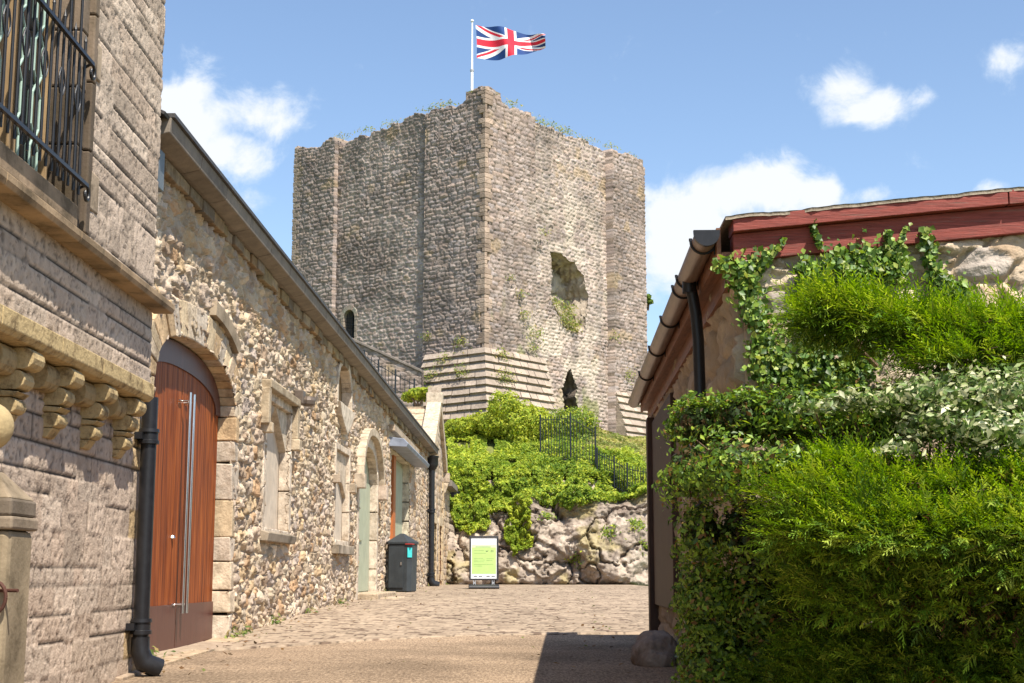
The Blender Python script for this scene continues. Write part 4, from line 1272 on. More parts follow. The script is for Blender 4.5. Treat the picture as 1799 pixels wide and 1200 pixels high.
def flag():
    nu, nv = 240, 120
    tl = at(836, 42, FY); bl = at(838, 102, FY); tr = at(958, 63, FY); br_ = at(959, 91, FY)
    us = np.linspace(0, 1, nu + 1); vs = np.linspace(0, 1, nv + 1)
    U, V = np.meshgrid(us, vs, indexing='ij')      # v 0 bottom
    def lerp2(i):
        top = tl[i] * (1 - U) + tr[i] * U; bot = bl[i] * (1 - U) + br_[i] * U
        return bot * (1 - V) + top * V
    X = lerp2(0); Z = lerp2(2); Y = np.full(U.shape, FY)
    Z = Z + (.16 * np.sin(U * 4.3 + .2) * (1 - V) * -1.0) * np.minimum(1, U * 3) + .06 * np.sin(U * 7.5 - 1.0) * U - .10 * np.sin(U * math.pi) * V * .2
    Z = Z - .05 * np.sin(U * 5.6 + V * 1.2)
    Y = Y + .22 * np.sin(U * 9.5 + V * 1.6) * np.minimum(1, U * 2.5) + .07 * np.sin(U * 21 + V * 4) * U
    X = X + .05 * np.sin(V * 3.1) * (1 - U) * .6
    P = np.stack([X, Y, Z], -1).reshape(-1, 3)
    Id = np.arange((nu + 1) * (nv + 1)).reshape(nu + 1, nv + 1)
    Fc = np.stack([Id[:-1, :-1], Id[1:, :-1], Id[1:, 1:], Id[:-1, 1:]], -1).reshape(-1, 4)
    me = npmesh('flag', P, Fc, smooth=True)
    cu = ((us[:-1] + us[1:]) / 2 * 60 - 30); cv = ((vs[:-1] + vs[1:]) / 2 * 30 - 15)
    CU, CV = np.meshgrid(cu, cv, indexing='ij')
    mi = np.zeros(CU.shape, int)                    # 0 blue 1 white 2 red
    s5 = math.sqrt(5)
    for sg in (1, -1):
        d = (CV - sg * CU / 2) * 2 / s5             # signed distance from the diagonal
        mi = np.where(np.abs(d) < 3.1, 1, mi)
    for sg in (1, -1):
        d = (CV - sg * CU / 2) * 2 / s5
        # counterchanged thin red saltire
        side = np.where(CU < 0, -1, 1) * (1 if sg > 0 else 1)
        off = d * side * 1.0
        mi = np.where((off > -2.1) & (off < 0.0) if sg < 0 else (off > -2.1) & (off < 0.0), 2, mi)
    mi = np.where((np.abs(CU) < 5) | (np.abs(CV) < 5), 1, mi)
    mi = np.where((np.abs(CU) < 3) | (np.abs(CV) < 3), 2, mi)
    o = link('flag', me, mat('flag_blue', (.012, .05, .19), .7, var=.08, bump=0), loc=(fp0.x, FY, 23))
    me.materials.append(mat('flag_white', (.82, .8, .82), .7, var=.04, bump=0)); me.materials.append(mat('flag_red', (.62, .02, .045), .7, var=.08, bump=0))
    me.polygons.foreach_set('material_index', mi.ravel().astype(np.int32))
    tag(o, 'red, white and blue crossed flag flying from the white pole above the keep', 'flag')
flag()

# ================================================================== leaves
def leaves(P, Nrm, size, cols, seed=0, tilt=.9, aspect=.6, fold=.25, sizevar=.4, droop=0.0):
    """P (n,3) positions, Nrm preferred facing; returns V, F, C arrays (folded diamond leaves)"""
    rs = np.random.RandomState(seed)
    n = len(P)
    Nn = Nrm + rs.normal(0, tilt, (n, 3)) * .6
    Nn /= np.linalg.norm(Nn, axis=1)[:, None] + 1e-9
    A = rs.normal(0, 1, (n, 3)); A[:, 2] -= droop
    A -= (A * Nn).sum(1)[:, None] * Nn
    A /= np.linalg.norm(A, axis=1)[:, None] + 1e-9
    B = np.cross(Nn, A)
    s = size * (1 - sizevar / 2 + sizevar * rs.rand(n))[:, None]
    base = P - A * s * .5
    tip = P + A * s * .5
    mid = P - Nn * s * fold * .3
    l = P + B * s * aspect * .5 + Nn * s * fold * .3 - A * s * .08
    r = P - B * s * aspect * .5 + Nn * s * fold * .3 - A * s * .08
    V = np.stack([base, l, tip, r], 1).reshape(-1, 3)
    i = np.arange(n) * 4
    Fc = np.concatenate([np.stack([i, i + 1, i + 2], -1), np.stack([i, i + 2, i + 3], -1)])
    ci = rs.randint(0, len(cols), n)
    C = np.array(cols)[ci] * (.7 + .6 * rs.rand(n))[:, None]
    C = np.repeat(C, 4, 0)
    return V, Fc, C

def leafobj(name, parts, m, parent=None, loc=None):
    Vs, Fs, Cs = [], [], []
    b = 0
    for V, Fc, C in parts:
        Vs.append(V); Fs.append(Fc + b); Cs.append(C); b += len(V)
    return link(name, npmesh(name, np.vstack(Vs), np.vstack(Fs), np.vstack(Cs)), m, parent, loc)

def lobes(spec, n, seed, thick=.35, lump=.25, lumpf=3.0):
    """spec: list of (cx,cy,cz,rx,ry,rz); points through the outer shell of the lobes, inner ones of other lobes dropped"""
    rs = np.random.RandomState(seed)
    spec = np.array(spec, float)
    w = spec[:, 3] * spec[:, 5] + spec[:, 4] * spec[:, 3] + spec[:, 4] * spec[:, 5]
    idx = rs.choice(len(spec), n, p=w / w.sum())
    d = rs.normal(0, 1, (n, 3)); d /= np.linalg.norm(d, axis=1)[:, None]
    S = spec[idx]
    q = d * 1.0
    lum = 1 + lump * (vn(q[:, 0] * lumpf + S[:, 0] * 9, q[:, 2] * lumpf + S[:, 1] * 5 + q[:, 1] * 2.3, seed) - .5) * 2 + lump * .5 * (vn(q[:, 0] * lumpf * 3, q[:, 2] * lumpf * 3 + q[:, 1] * 7, seed + 1) - .5) * 2
    rad = lum * (1 - thick * rs.rand(n) ** 1.6)
    P = S[:, :3] + q * S[:, 3:6] * rad[:, None]
    keepm = np.ones(n, bool)
    for k in range(len(spec)):
        e = (((P - spec[k, :3]) / spec[k, 3:6]) ** 2).sum(1)
        keepm &= ~((e < (1 - thick) ** 2) & (idx != k))
    Nn = q / S[:, 3:6]; Nn /= np.linalg.norm(Nn, axis=1)[:, None]
    return P[keepm], Nn[keepm]

# ================================================================== HILL, ROCKS
RBY = 50.6                              # foot of the rock face
PROF_T = np.array([0, .10, .22, .32, .42, .55, .75, .9, 1.0])
PROF_Y = np.array([RBY, RBY + .25, RBY + .9, RBY + 1.5, RBY + 2.3, RBY + 4.0, RBY + 6.8, RBY + 12, RBY + 40])
PROF_Z = np.array([-.5, .9, 2.0, 2.8, 3.7, 4.8, 6.0, 6.6, 6.9])
def hill_pt(x, t):
    Y = np.interp(t, PROF_T, PROF_Y); Z = np.interp(t, PROF_T, PROF_Z)
    lo = (fbm(x * .25, t * 3, 3, 5) - .5)
    # right part of the crag reaches a little lower before the grass
    drop = 1 - .10 * sstep(2.2, 5.5, x) * sstep(.25, .6, t)
    Z = (Z + .4) * drop - .4 + lo * .5 * sstep(.1, .4, t)
    Y = Y + lo * 1.4 + .5 * sstep(1.8, .6, x) * 0
    return Y, Z

def rock_pt(X, Tt):
    Y, Z = hill_pt(X, np.maximum(Tt, 0))
    H = np.zeros(X.shape)
    wx = (fbm(X * .8, Z * .8, 4, 60) - .5); wz = (fbm(X * .8 + 7, Z * .8, 4, 59) - .5)
    xx = X + wx * .9; zz = Z + wz * .7
    for (cx, cz, rx, rz, am) in ((3.6, 1.1, 2.0, 1.9, 1.5), (1.1, .9, 1.15, 1.5, 1.05), (5.0, 2.1, 1.4, 1.0, 1.2), (2.7, 2.3, 1.0, .8, .9), (.1, .35, .9, .8, .8), (2.15, .0, .9, .7, 1.0), (.7, 2.3, .9, .8, .7),
                                 (-.9, 1.4, .9, 1.2, .7), (-2.1, .3, .8, .8, .7), (-1.1, .2, .7, .6, .75), (5.9, .5, 1.5, 1.4, 1.2), (-3.3, 1.5, 1.3, 1.4, .7), (4.3, -.1, 1.0, .6, 1.35), (7.6, 1.4, 1.8, 1.8, 1.2), (-5.5, 1.2, 1.8, 1.8, .9), (1.9, 1.4, .7, .6, .95)):
        rr = ((xx - cx) / rx) ** 2 + ((zz - cz) / rz) ** 2
        H = np.maximum(H, am * np.sqrt(np.clip(1 - rr, 0, 1)) ** .7)
    H += .12
    for (sc, amp, sd_) in ((1.2, .16, 62), (.5, .07, 63), (.22, .035, 64)):
        bd, I, J, LX, LY = vor(X + .6 * Z + wx * sc * 1.6, Z - .25 * X + wz * sc * 1.4, sc, sc * .6, .9, .9, sd_, 2.0, .3)
        Ii = I.astype(np.int64); Ji = J.astype(np.int64)
        r1 = h2(Ii, Ji, sd_ + 2) - .5; r2 = h2(Ii, Ji, sd_ + 3) - .3
        H += amp * (h2(Ii, Ji, sd_ + 1) + LX * r1 * 2.4 - LY * r2 * 2.2)
    H += (fbm(X * 1.1, Z * 1.1, 7, 71, .6) - .5) * 1.0
    rg_ = 1 - np.abs(fbm(X * .9 + 5, Z * .8, 5, 72) - .5) * 2
    H -= sstep(.93, 1.0, rg_) * .35
    env = sstep(.44, .30, Tt) * sstep(-.02, .02, Tt) * .92 + .08
    return Y - (H - .45) * env, Z + (H - .7) * .3 * sstep(.05, .2, Tt) * env

def build_hill():
    # upper grass slope
    xs = np.linspace(-26, 30, 180); ts = np.linspace(.24, 1, 90)
    X, Tt = np.meshgrid(xs, ts, indexing='ij')
    Y, Z = hill_pt(X, Tt)
    Z = Z + (fbm(X * 1.2, Y * 1.2, 3, 8) - .5) * .3 - .5 * sstep(.46, .38, Tt)
    Y = Y + 1.5 * sstep(.46, .38, Tt)
    out = np.clip((np.abs(X) - 12) / 14, 0, 1)
    V = np.stack([X, Y, Z], -1).reshape(-1, 3)
    a, b = X.shape; Id = np.arange(a * b).reshape(a, b)
    Fc = np.stack([Id[:-1, :-1], Id[1:, :-1], Id[1:, 1:], Id[:-1, 1:]], -1).reshape(-1, 4)
    m = mat('hill_turf', (.15, .165, .045), .95, var=.35, scale=1.2, bump=.8, bdist=.06, bscale=8, dark=(.20, .17, .07), darkscale=.8, darkamt=.7, dark_lo=.45)
    o = link('hill', npmesh('hill', V, Fc, smooth=True), m); o['kind'] = 'structure'
    # rock face
    xs = np.arange(-8.0, 9.5, .04); ts = np.linspace(-.01, .40, 150)
    X, Tt = np.meshgrid(xs, ts, indexing='ij')
    Y2, Z2 = rock_pt(X, Tt)
    Zs = Z2
    c = np.array([.36, .295, .235]) * np.ones(X.shape + (1,))
    tone = fbm(X * .9, Zs * 1.3, 4, 81)[..., None]
    c = c * (.6 + .75 * tone)
    li = sstep(.54, .66, fbm(X * 2.2, Zs * 2.2, 4, 82))[..., None]
    c = c * (1 - li) + np.array([.44, .37, .30]) * li
    dk = sstep(.60, .70, fbm(X * 4.5 + 3, Zs * 4.5, 4, 84))[..., None] * .6
    c = c * (1 - dk) + np.array([.20, .15, .12]) * dk
    moss = (sstep(.58, .72, fbm(X * 1.1 + 9, Zs * 1.4, 4, 83)) * .55)[..., None]
    c = c * (1 - moss) + np.array([.28, .23, .07]) * moss
    V = np.stack([X, Y2, Z2], -1).reshape(-1, 3)
    a, b = X.shape; Id = np.arange(a * b).reshape(a, b)
    Fc = np.stack([Id[:-1, :-1], Id[1:, :-1], Id[1:, 1:], Id[:-1, 1:]], -1).reshape(-1, 4)
    o = link('rock_outcrop', npmesh('rock_outcrop', V, Fc, c.reshape(-1, 3)), M['rock']); o['kind'] = 'structure'
    return o
build_hill()

def hill_front(px, py, rock=False):
    """point of the hill profile seen in the photo at this pixel"""
    px = np.asarray(px, float); py = np.asarray(py, float)
    k = (600 - py) / F
    dy = cp - k * sp; sx = (px - 900) / F / dy; sz = (sp + k * cp) / dy
    tb = np.zeros(px.shape)
    best = np.full(px.shape, 1e9); res = np.zeros(px.shape + (3,))
    for tt in np.linspace(0, 1, 260):
        Y = np.interp(tt, PROF_T, PROF_Y)
        X = sx * Y
        Yh, Zh = hill_pt(X, np.full(px.shape, tt))
        e = np.abs(Zh - sz * Yh)
        m = e < best
        best = np.where(m, e, best); tb = np.where(m, tt, tb)
        res[m] = np.stack([sx * Yh, Yh, Zh], -1)[m]
    if rock:
        Yr, Zr = rock_pt(res[..., 0], tb)
        k = tb < .4
        res[k, 0] = (res[..., 0] * Yr / res[..., 1])[k]
        res[k, 1] = Yr[k]; res[k, 2] = Zr[k]
    return res

BRIGHT = [(.40, .44, .045), (.30, .38, .04), (.48, .50, .07), (.20, .29, .035), (.36, .42, .06)]
MIDG = [(.16, .25, .04), (.24, .32, .06), (.10, .17, .03), (.28, .35, .07)]
def cover(name, poly, n, size, cols, seed, out=(0.05, .5), label=None, cat='plant', kind=None, lump=.2, clump=3.2, m='leafmatt', group=None):
    """leafy growth over the part of the hillside inside a region"""
    rs = np.random.RandomState(seed)
    poly = np.array(poly, float)
    x0, y0 = poly.min(0); x1, y1 = poly.max(0)
    px = rs.uniform(x0, x1, n * 3); py = rs.uniform(y0, y1, n * 3)
    wob = (fbm(px / 14, py / 14, 3, seed) - .5) * 26
    ok = inpoly(px + wob, py + wob * .7, [tuple(p) for p in poly])
    ok &= (fbm(px / 16, py / 16, 3, seed + 4) > .30)
    px = px[ok][:n]; py = py[ok][:n]
    P = hill_front(px, py, True)
    Nn = np.tile(np.array([.1, -.75, .65]), (len(P), 1))
    d = lump * fbm(P[:, 0] * clump, P[:, 2] * clump, 3, seed + 1) + out[0] + (out[1] - out[0]) * rs.rand(len(P)) * fbm(P[:, 0] * clump * 2, P[:, 2] * clump * 2, 2, seed + 2)
    P = P + Nn * d[:, None]
    # clump normals from the lumpy field
    e = .12
    gx = fbm((P[:, 0] + e) * clump, P[:, 2] * clump, 3, seed + 1) - fbm((P[:, 0] - e) * clump, P[:, 2] * clump, 3, seed + 1)
    gzz = fbm(P[:, 0] * clump, (P[:, 2] + e) * clump, 3, seed + 1) - fbm(P[:, 0] * clump, (P[:, 2] - e) * clump, 3, seed + 1)
    N2 = Nn.copy(); N2[:, 0] -= gx * 3; N2[:, 2] -= gzz * 3
    V, Fc, C = leaves(P, N2, size, cols, seed, tilt=1.3, sizevar=.8, droop=.4)
    pt = sstep(.42, .60, fbm(P[:, 0] * 1.5, P[:, 2] * 1.9 + P[:, 1], 4, seed + 9))
    pt = np.repeat(.66 + .5 * pt, 4)[:, None]
    C = C * np.hstack([pt * .95, pt * .5 + .5 * pt ** .5, pt])
    c0 = Vector(P.mean(0)); c0.z = float(P[:, 2].min())
    o = leafobj(name, [(V, Fc, C)], M[m], loc=c0)
    tag(o, label, cat if kind is None else None, group, kind)
    return o
cover('ivy', [(785, 745), (830, 730), (880, 735), (935, 760), (955, 800), (935, 850), (930, 900), (925, 965), (905, 960), (900, 900), (850, 905), (860, 925), (825, 945), (800, 925), (785, 880)], 60000, .095, BRIGHT, 201, (.05, .3),
      'bright yellow-green ivy draped over the left side of the crag', 'ivy', group='bright growth on the crag')
cover('ivy', [(895, 855), (925, 770), (1000, 775), (1060, 800), (1110, 850), (1118, 872), (1100, 890), (1040, 905), (1000, 915), (985, 900), (930, 880)], 30000, .09, BRIGHT[:4] + MIDG[:2], 202, (.05, .35),
      'green ivy mound at the foot of the iron railings above the boulders', 'ivy', group='bright growth on the crag')
cover('ivy', [(890, 890), (925, 890), (935, 960), (900, 985), (885, 950)], 7000, .09, BRIGHT[:3], 203, (.1, .4), 'hanging tongue of ivy to the right of the notice board', 'ivy', group='bright growth on the crag')
cover('grass', [(1035, 738), (1075, 742), (1135, 765), (1140, 812), (1100, 822), (1040, 800)], 14000, .10, [(.40, .36, .12), (.34, .34, .09), (.30, .34, .07), (.46, .38, .17)], 204, (0, .12), kind='stuff', lump=.1)
cover('grass', [(780, 740), (860, 728), (930, 735), (960, 760), (860, 770), (785, 765)], 6000, .10, [(.34, .40, .08), (.4, .42, .1), (.24, .33, .05)], 205, (0, .15), kind='stuff', lump=.15)
cover('ground_cover', [(1040, 795), (1110, 800), (1140, 830), (1150, 878), (1085, 892), (1060, 850)], 12000, .095, BRIGHT, 206, (.05, .5), kind='stuff')

def bush(name, spec_px, Y, n, size, cols, seed, label, cat='shrub', ry=.9, m='leafmatt', thick=.4, group=None):
    sp_ = []
    for (u, v, ru, rv) in spec_px:
        c = at(u, v, Y + random.uniform(-.2, .3))
        k = Y / F
        sp_.append((c.x, c.y, c.z, ru * k, ry * ru * k, rv * k))
    P, Nn = lobes(sp_, n, seed, thick)
    V, Fc, C = leaves(P, Nn, size, cols, seed, tilt=.7, sizevar=.6)
    z0 = min(s[2] - s[5] for s in sp_)
    root = empty(name, (sp_[0][0], Y, z0), label, cat, group)
    leafobj('foliage', [(V, Fc, C)], M[m], root)
    st = MB()
    for i, s_ in enumerate(sp_):
        st.tube([(sp_[0][0], Y, z0 - .3), ((sp_[0][0] + s_[0]) / 2, Y, (z0 + s_[2]) / 2), (s_[0], s_[1], s_[2])], [.05, .035, .015], 6)
    st.build('stem', M['bark'], root)
    return root
bush('shrub', [(885, 715, 32, 26), (905, 745, 45, 38), (945, 745, 32, 32), (870, 745, 30, 25), (915, 775, 45, 30)], 55.0, 24000, .10, BRIGHT, 301, 'bright rounded shrub in front of the stepped plinth', m='leafmatt')
bush('shrub', [(985, 750, 42, 30), (1015, 745, 38, 30), (975, 790, 46, 36), (1020, 792, 42, 34), (1000, 815, 45, 30)], 56.0, 18000, .10, MIDG + BRIGHT[:1], 302, 'darker green shrub behind the tall iron railings')
bush('shrub', [(815, 752, 30, 18), (845, 742, 30, 18), (790, 760, 20, 15)], 55.5, 8000, .10, BRIGHT, 303, 'low bright shrub between the gabled stone roof and the stepped plinth')
bush('shrub', [(735, 692, 20, 11), (755, 688, 16, 9), (718, 698, 12, 9)], 51.5, 2200, .13, BRIGHT, 304, 'small bright shrub showing above the gabled stone roof')

# tufts rooted in the keep walls
def tufts():
    P = []; Nn = []
    rs = np.random.RandomState(5)
    spots = []
    for fr, uu, zz, r_, c in [(KL, 3.0, 20.15, .55, 60), (KL, 2.2, 20.2, .4, 40), (KL, 8.8, 20.0, .4, 50), (KL, 5.5, 20.0, .4, 50), (KL, 7.2, 20.0, .4, 40), (KL, .6, 20.4, .2, 25), (KR, .5, 20.35, .25, 30), (KR, 1.8, 20.2, .4, 50),
                              (KR, 4.0, 19.95, .5, 80), (KR, 5.6, 19.95, .5, 110), (KR, 7.2, 19.9, .45, 60), (KR, 9.3, 20.1, .35, 40), (KR, 11.0, 20.0, .35, 40),
                              (KR, 5.0, 11.9, .25, 120), (KR, 5.7, 11.2, .4, 300), (KR, 6.3, 11.0, .35, 260), (KR, 6.0, 11.7, .35, 160), (KR, 2.0, 11.8, .2, 25), (KR, 2.3, 10.9, .25, 30), (KR, 3.0, 10.2, .35, 60), (KR, 2.9, 9.6, .2, 40), (KR, 1.3, 12.4, .2, 15),
                              (KR, 9.9, 9.2, .35, 50), (KR, 8.9, 10.8, .3, 30), (KL, 1.0, 9.5, .35, 60), (KL, 1.8, 8.9, .3, 50), (KL, 2.4, 8.2, .35, 70), (KL, .7, 8.2, .35, 50), (KR, .6, 9.0, .3, 60), (KR, .5, 8.0, .4, 90), (KL, 2.9, 10.0, .2, 25), (KR, 3.6, 14.8, .25, 20)]:
        c = int(c * 1.8)
        q = rs.normal(0, 1, (c, 2)) * r_ * .5
        dep = rs.rand(c) * .25 + .24
        if zz < 9.6: dep += (9.4 - zz) * .30
        if zz > 19: dep = rs.rand(c) * -.6 + .25
        if fr is KR and 4.4 < uu < 7 and zz < 13: dep = rs.rand(c) * .6 - .45
        for (a, b), d in zip(q, dep):
            P.append(fr.p(uu + a * 1.6, d, zz + (abs(b) * .45 - .06 if zz > 19 else b))); Nn.append(fr.N + Vector((0, 0, .7)))
    P = np.array(P); Nn = np.array(Nn)
    V, Fc, C = leaves(P, Nn, .12, [(.22, .28, .06), (.30, .32, .08), (.14, .20, .05), (.34, .28, .10)], 9, sizevar=.8, aspect=.4)
    o = leafobj('wall_plants', [(V, Fc, C)], M['leafmatt'], loc=(KC.x, KC.y, 8))
    o['kind'] = 'stuff'
tufts()
bush('shrub', [(1139, 522, 5, 5), (1143, 530, 5, 4), (1137, 527, 4, 4)], 67.0, 500, .14, MIDG, 305, 'tiny dark bush growing out of the right edge of the keep wall', cat='shrub')

# ---- small plants at the wall foot and in the crag
def weeds():
    rs = np.random.RandomState(77)
    P = []; Nn = []
    for u, n in [(14.95, 60), (15.6, 30), (17.3, 40), (19.8, 26), (23.0, 30), (26.0, 16), (29.5, 20), (41.5, 40), (43.0, 40), (49.5, 60), (51.0, 60), (11.9, 30)]:
        for _ in range(n):
            uu = u + rs.normal(0, .12); P.append(LW.p(uu, .03 + abs(rs.normal(0, .05)), gz(uu) + abs(rs.normal(0, .05)))); Nn.append((.6, -.3, .7))
    V, Fc, C = leaves(np.array([tuple(p) for p in P]), np.array(Nn), .055, [(.14, .2, .05), (.22, .26, .07), (.28, .22, .09), (.1, .15, .04)], 78, sizevar=.9, aspect=.4)
    px_ = np.concatenate([rs.normal(a, b, n) for a, b, n in ((1120, 8, 150), (1062, 7, 120), (1070, 8, 100), (960, 8, 90), (1010, 7, 70), (1135, 6, 80))])
    py_ = np.concatenate([rs.normal(a, b, n) for a, b, n in ((935, 5, 150), (880, 5, 120), (945, 5, 100), (915, 5, 90), (985, 6, 70), (965, 6, 80))])
    P2 = hill_front(px_, py_, True); P2[:, 1] -= .1
    V2, F2, C2 = leaves(P2, np.tile([0, -.8, .5], (len(P2), 1)), .10, MIDG + BRIGHT[:1], 79, sizevar=.8, aspect=.5)
    o = leafobj('weeds', [(V, Fc, C), (V2, F2, C2)], M['leafmatt']); o['kind'] = 'stuff'
weeds()
def litter():
    rs = np.random.RandomState(91)
    n = 420
    y = rs.uniform(9, 34, n); side = rs.rand(n)
    x = np.where(side < .45, -3.2 + .018 * y + .12 + np.abs(rs.normal(0, .25, n)), np.where(side < .7, .45 + .04 * y - np.abs(rs.normal(0, .3, n)), rs.uniform(-2.6, .9, n)))
    P = np.stack([x, y, np.interp(y, GY, GV) + .03], -1)
    V, Fc, C = leaves(P, np.tile([0, 0, 1.], (n, 1)), .045, [(.16, .09, .04), (.25, .16, .07), (.10, .07, .04), (.14, .16, .05)], 92, tilt=.5, sizevar=.9)
    o = leafobj('leaf_litter', [(V, Fc, C)], M['leafmatt']); o['kind'] = 'stuff'
litter()
# ---- railings, steps, parapets on the hill
def railing(name, pts, h, sp_, label, postevery=0, r=.014, wide=.014, parent=None):
    root = empty(name, pts[0], label, 'railing')
    b = MB(); rl = MB(); r2_ = MB()
    pts = [Vector(p) for p in pts]
    for i in range(len(pts) - 1):
        a, c = pts[i], pts[i + 1]
        d = c - a; n = max(1, int(d.xy.length / sp_))
        for k in range(n + (i == len(pts) - 2)):
            q = a + d * (k / n)
            b.tube([q + Vector((0, 0, .03)), q + Vector((0, 0, h))], r, 5)
            b.tube([q + Vector((0, 0, h)), q + Vector((0, 0, h + .06))], [r * 1.2, .001], 5)
        rl.tube([a + Vector((0, 0, h - .1)), c + Vector((0, 0, h - .1))], wide, 6)
        r2_.tube([a + Vector((0, 0, .12)), c + Vector((0, 0, .12))], wide, 6)
    for q in pts:
        o_ = MB(); o_.tube([q + Vector((0, 0, -.3)), q + Vector((0, 0, h + .12))], .032, 8); o_.build('post', M['rail'], root)
    b.build('bars', M['rail'], root); rl.build('top_rail', M['rail'], root); r2_.build('bottom_rail', M['rail'], root)
    return root
q = lambda u, v, Y: tuple(at(u, v, Y))
railing('iron_railing', [q(950, 815, 53.6), q(1003, 812, 53.2), q(1047, 838, 53.0)], 1.75, .105, 'tall dark iron railing standing among ivy on the hillside')
railing('iron_railing', [q(1050, 845, 52.8), q(1080, 860, 52.4), q(1103, 873, 52.0), q(1150, 882, 51.6)], 1.12, .10, 'lower dark iron railing stepping down beside the brick steps')
railing('iron_railing', [q(640, 655, 52.5), q(665, 672, 52.3), q(695, 690, 52.0), q(728, 706, 52.0)], .75, .14, 'thin iron railing seen just over the long stone roof')
# parapet left of the keep
a = at(600, 590, 57.5); b_ = at(742, 655, 56.6)
pf = Frame((a.x, a.y, 0), (b_.x - a.x, b_.y - a.y, 0), (-.1, -1, 0))
Lp = (Vector((b_.x, b_.y)) - Vector((a.x, a.y))).length
pw = empty('parapet_wall', (a.x, a.y, 5.5), 'sloping grey stone parapet against the shaded side of the keep', 'wall')
masonry('wall', pf, 0, Lp, 5.0, lambda u: a.z + (b_.z - a.z) * u / Lp, .06, .36, .15, PAL_KEEP * .95, KM, M['keepstone'], pw, seed=90, amp=.04, capd=.4, resv=.05)
cpn = MB(); cpn.add([pf.p(0, .12, a.z), pf.p(Lp, .12, b_.z), pf.p(Lp, -.5, b_.z), pf.p(0, -.5, a.z), pf.p(0, .12, a.z + .12), pf.p(Lp, .12, b_.z + .12), pf.p(Lp, -.5, b_.z + .12), pf.p(0, -.5, a.z + .12)],
                    [(0, 3, 2, 1), (4, 5, 6, 7), (0, 1, 5, 4), (1, 2, 6, 5), (2, 3, 7, 6), (3, 0, 4, 7)], (.20, .17, .15)); cpn.build('coping', M['keepstone'], pw, bevel=.02)
# brick steps at the right of the crag
st_r = empty('brick_steps', q(1130, 890, 53), 'dark reddish brick steps climbing beside the lower railing', 'steps')
for i in range(7):
    c = at(1126, 890 - i * 13, 52.6 + i * .35)
    s_ = MB()
    for j in range(8):
        w0 = -.75 + j * .26
        qv = random.uniform(.75, 1.2)
        s_.box(Frame((c.x, c.y, 0), (1, 0, 0), (0, -1, 0)), w0 + .005 * i, w0 + .25, -.5, .0, c.z - .27, c.z, (.26 * qv, .18 * qv, .14 * qv), .006)
    s_.build('step', M['brick'], st_r, bevel=.01)
lp = MB(); c = at(1101, 735, 57); lp.box(Frame((c.x, c.y, 0), (1, 0, 0), (0, -1, 0)), -.25, .25, -.2, .2, c.z - .05, c.z + .07)
lp = None

# ================================================================== RIGHT BUILDING
RB = Frame((.772, 0, 0), (.033, 1, 0), (-1, .033, 0))      # gutter line; N points to the street
RY0, RY1 = 7.35, 14.35
rb = empty('stone_outbuilding', (1.2, 7.4, gz(8)), 'low stone outbuilding with dark red barge boards and black gutter', 'building')
WOFF = -.20        # wall lies behind the gutter line
ZG = 1.70
masonry('side_wall', RB, RY0, RY1, -1.1, lambda u: ZG - .02, .03, .34, .2, np.array([(.40, .32, .23), (.44, .35, .25), (.33, .27, .2), (.38, .31, .24)]), (.34, .27, .2), M['rubble'], rb, seed=51, amp=.045, facet=.02, n0=WOFF, joint=.2, capd=.3)
GW = Frame(RB.p(RY0, WOFF, 0), (1, -.02, 0), (-.02, -1, 0))
def gtop(u): return 1.64 + .097 * u
def extraG(u, v, H, col, st):
    pch = sstep(.50, .60, fbm(u * 1.8, v * 1.8, 3, 33))[..., None]
    ren = np.array([.50, .39, .28]) * (.85 + .3 * fbm(u * 8, v * 8, 3, 34))[..., None]
    col = col * (1 - pch * .75) + ren * pch * .75
    H = H * (1 - pch[..., 0] * .6) + pch[..., 0] * (.012 + .03 * (fbm(u * 16, v * 16, 4, 35) - .5))
    return H, col
masonry('gable_wall', GW, 0, 4.2, -1.1, gtop, .014, .30, .15, PAL_GAB, (.42, .33, .23), M['rubble'], rb, seed=52, amp=.035, facet=.035, joint=.16, capd=.3, extra=extraG, jx=.8, jy=.8, p=2.3)
bd_ = MB(); bd_.box(GW, .32, 4.2, -6.5, -.31, -1.2, 1.5, (.4, .3, .2)); bd_.build('rear_wall', M['dressed'], rb)
up = .0
def board(z0, z1, n0, n1, u0, u1, m, nm, nseg):
    b = MB()
    L_ = (u1 - u0) / nseg
    for i in range(nseg):
        a, c = u0 + i * L_, u0 + (i + 1) * L_ - .006
        b.add([GW.p(a, n0, z0 + .097 * a), GW.p(c, n0, z0 + .097 * c), GW.p(c, n1, z0 + .097 * c), GW.p(a, n1, z0 + .097 * a),
               GW.p(a, n0, z1 + .097 * a), GW.p(c, n0, z1 + .097 * c), GW.p(c, n1, z1 + .097 * c), GW.p(a, n1, z1 + .097 * a)],
              [(0, 3, 2, 1), (4, 5, 6, 7), (0, 1, 5, 4), (1, 2, 6, 5), (2, 3, 7, 6), (3, 0, 4, 7)])
    return b.build(nm, m, rb, bevel=.004)
board(1.62, 1.765, -.06, .075, -.055, 4.25, M['redpaint'], 'barge_board', 2)
board(1.768, 1.845, -.06, .125, -.06, 4.25, M['redpaint'], 'upper_barge_board', 3)
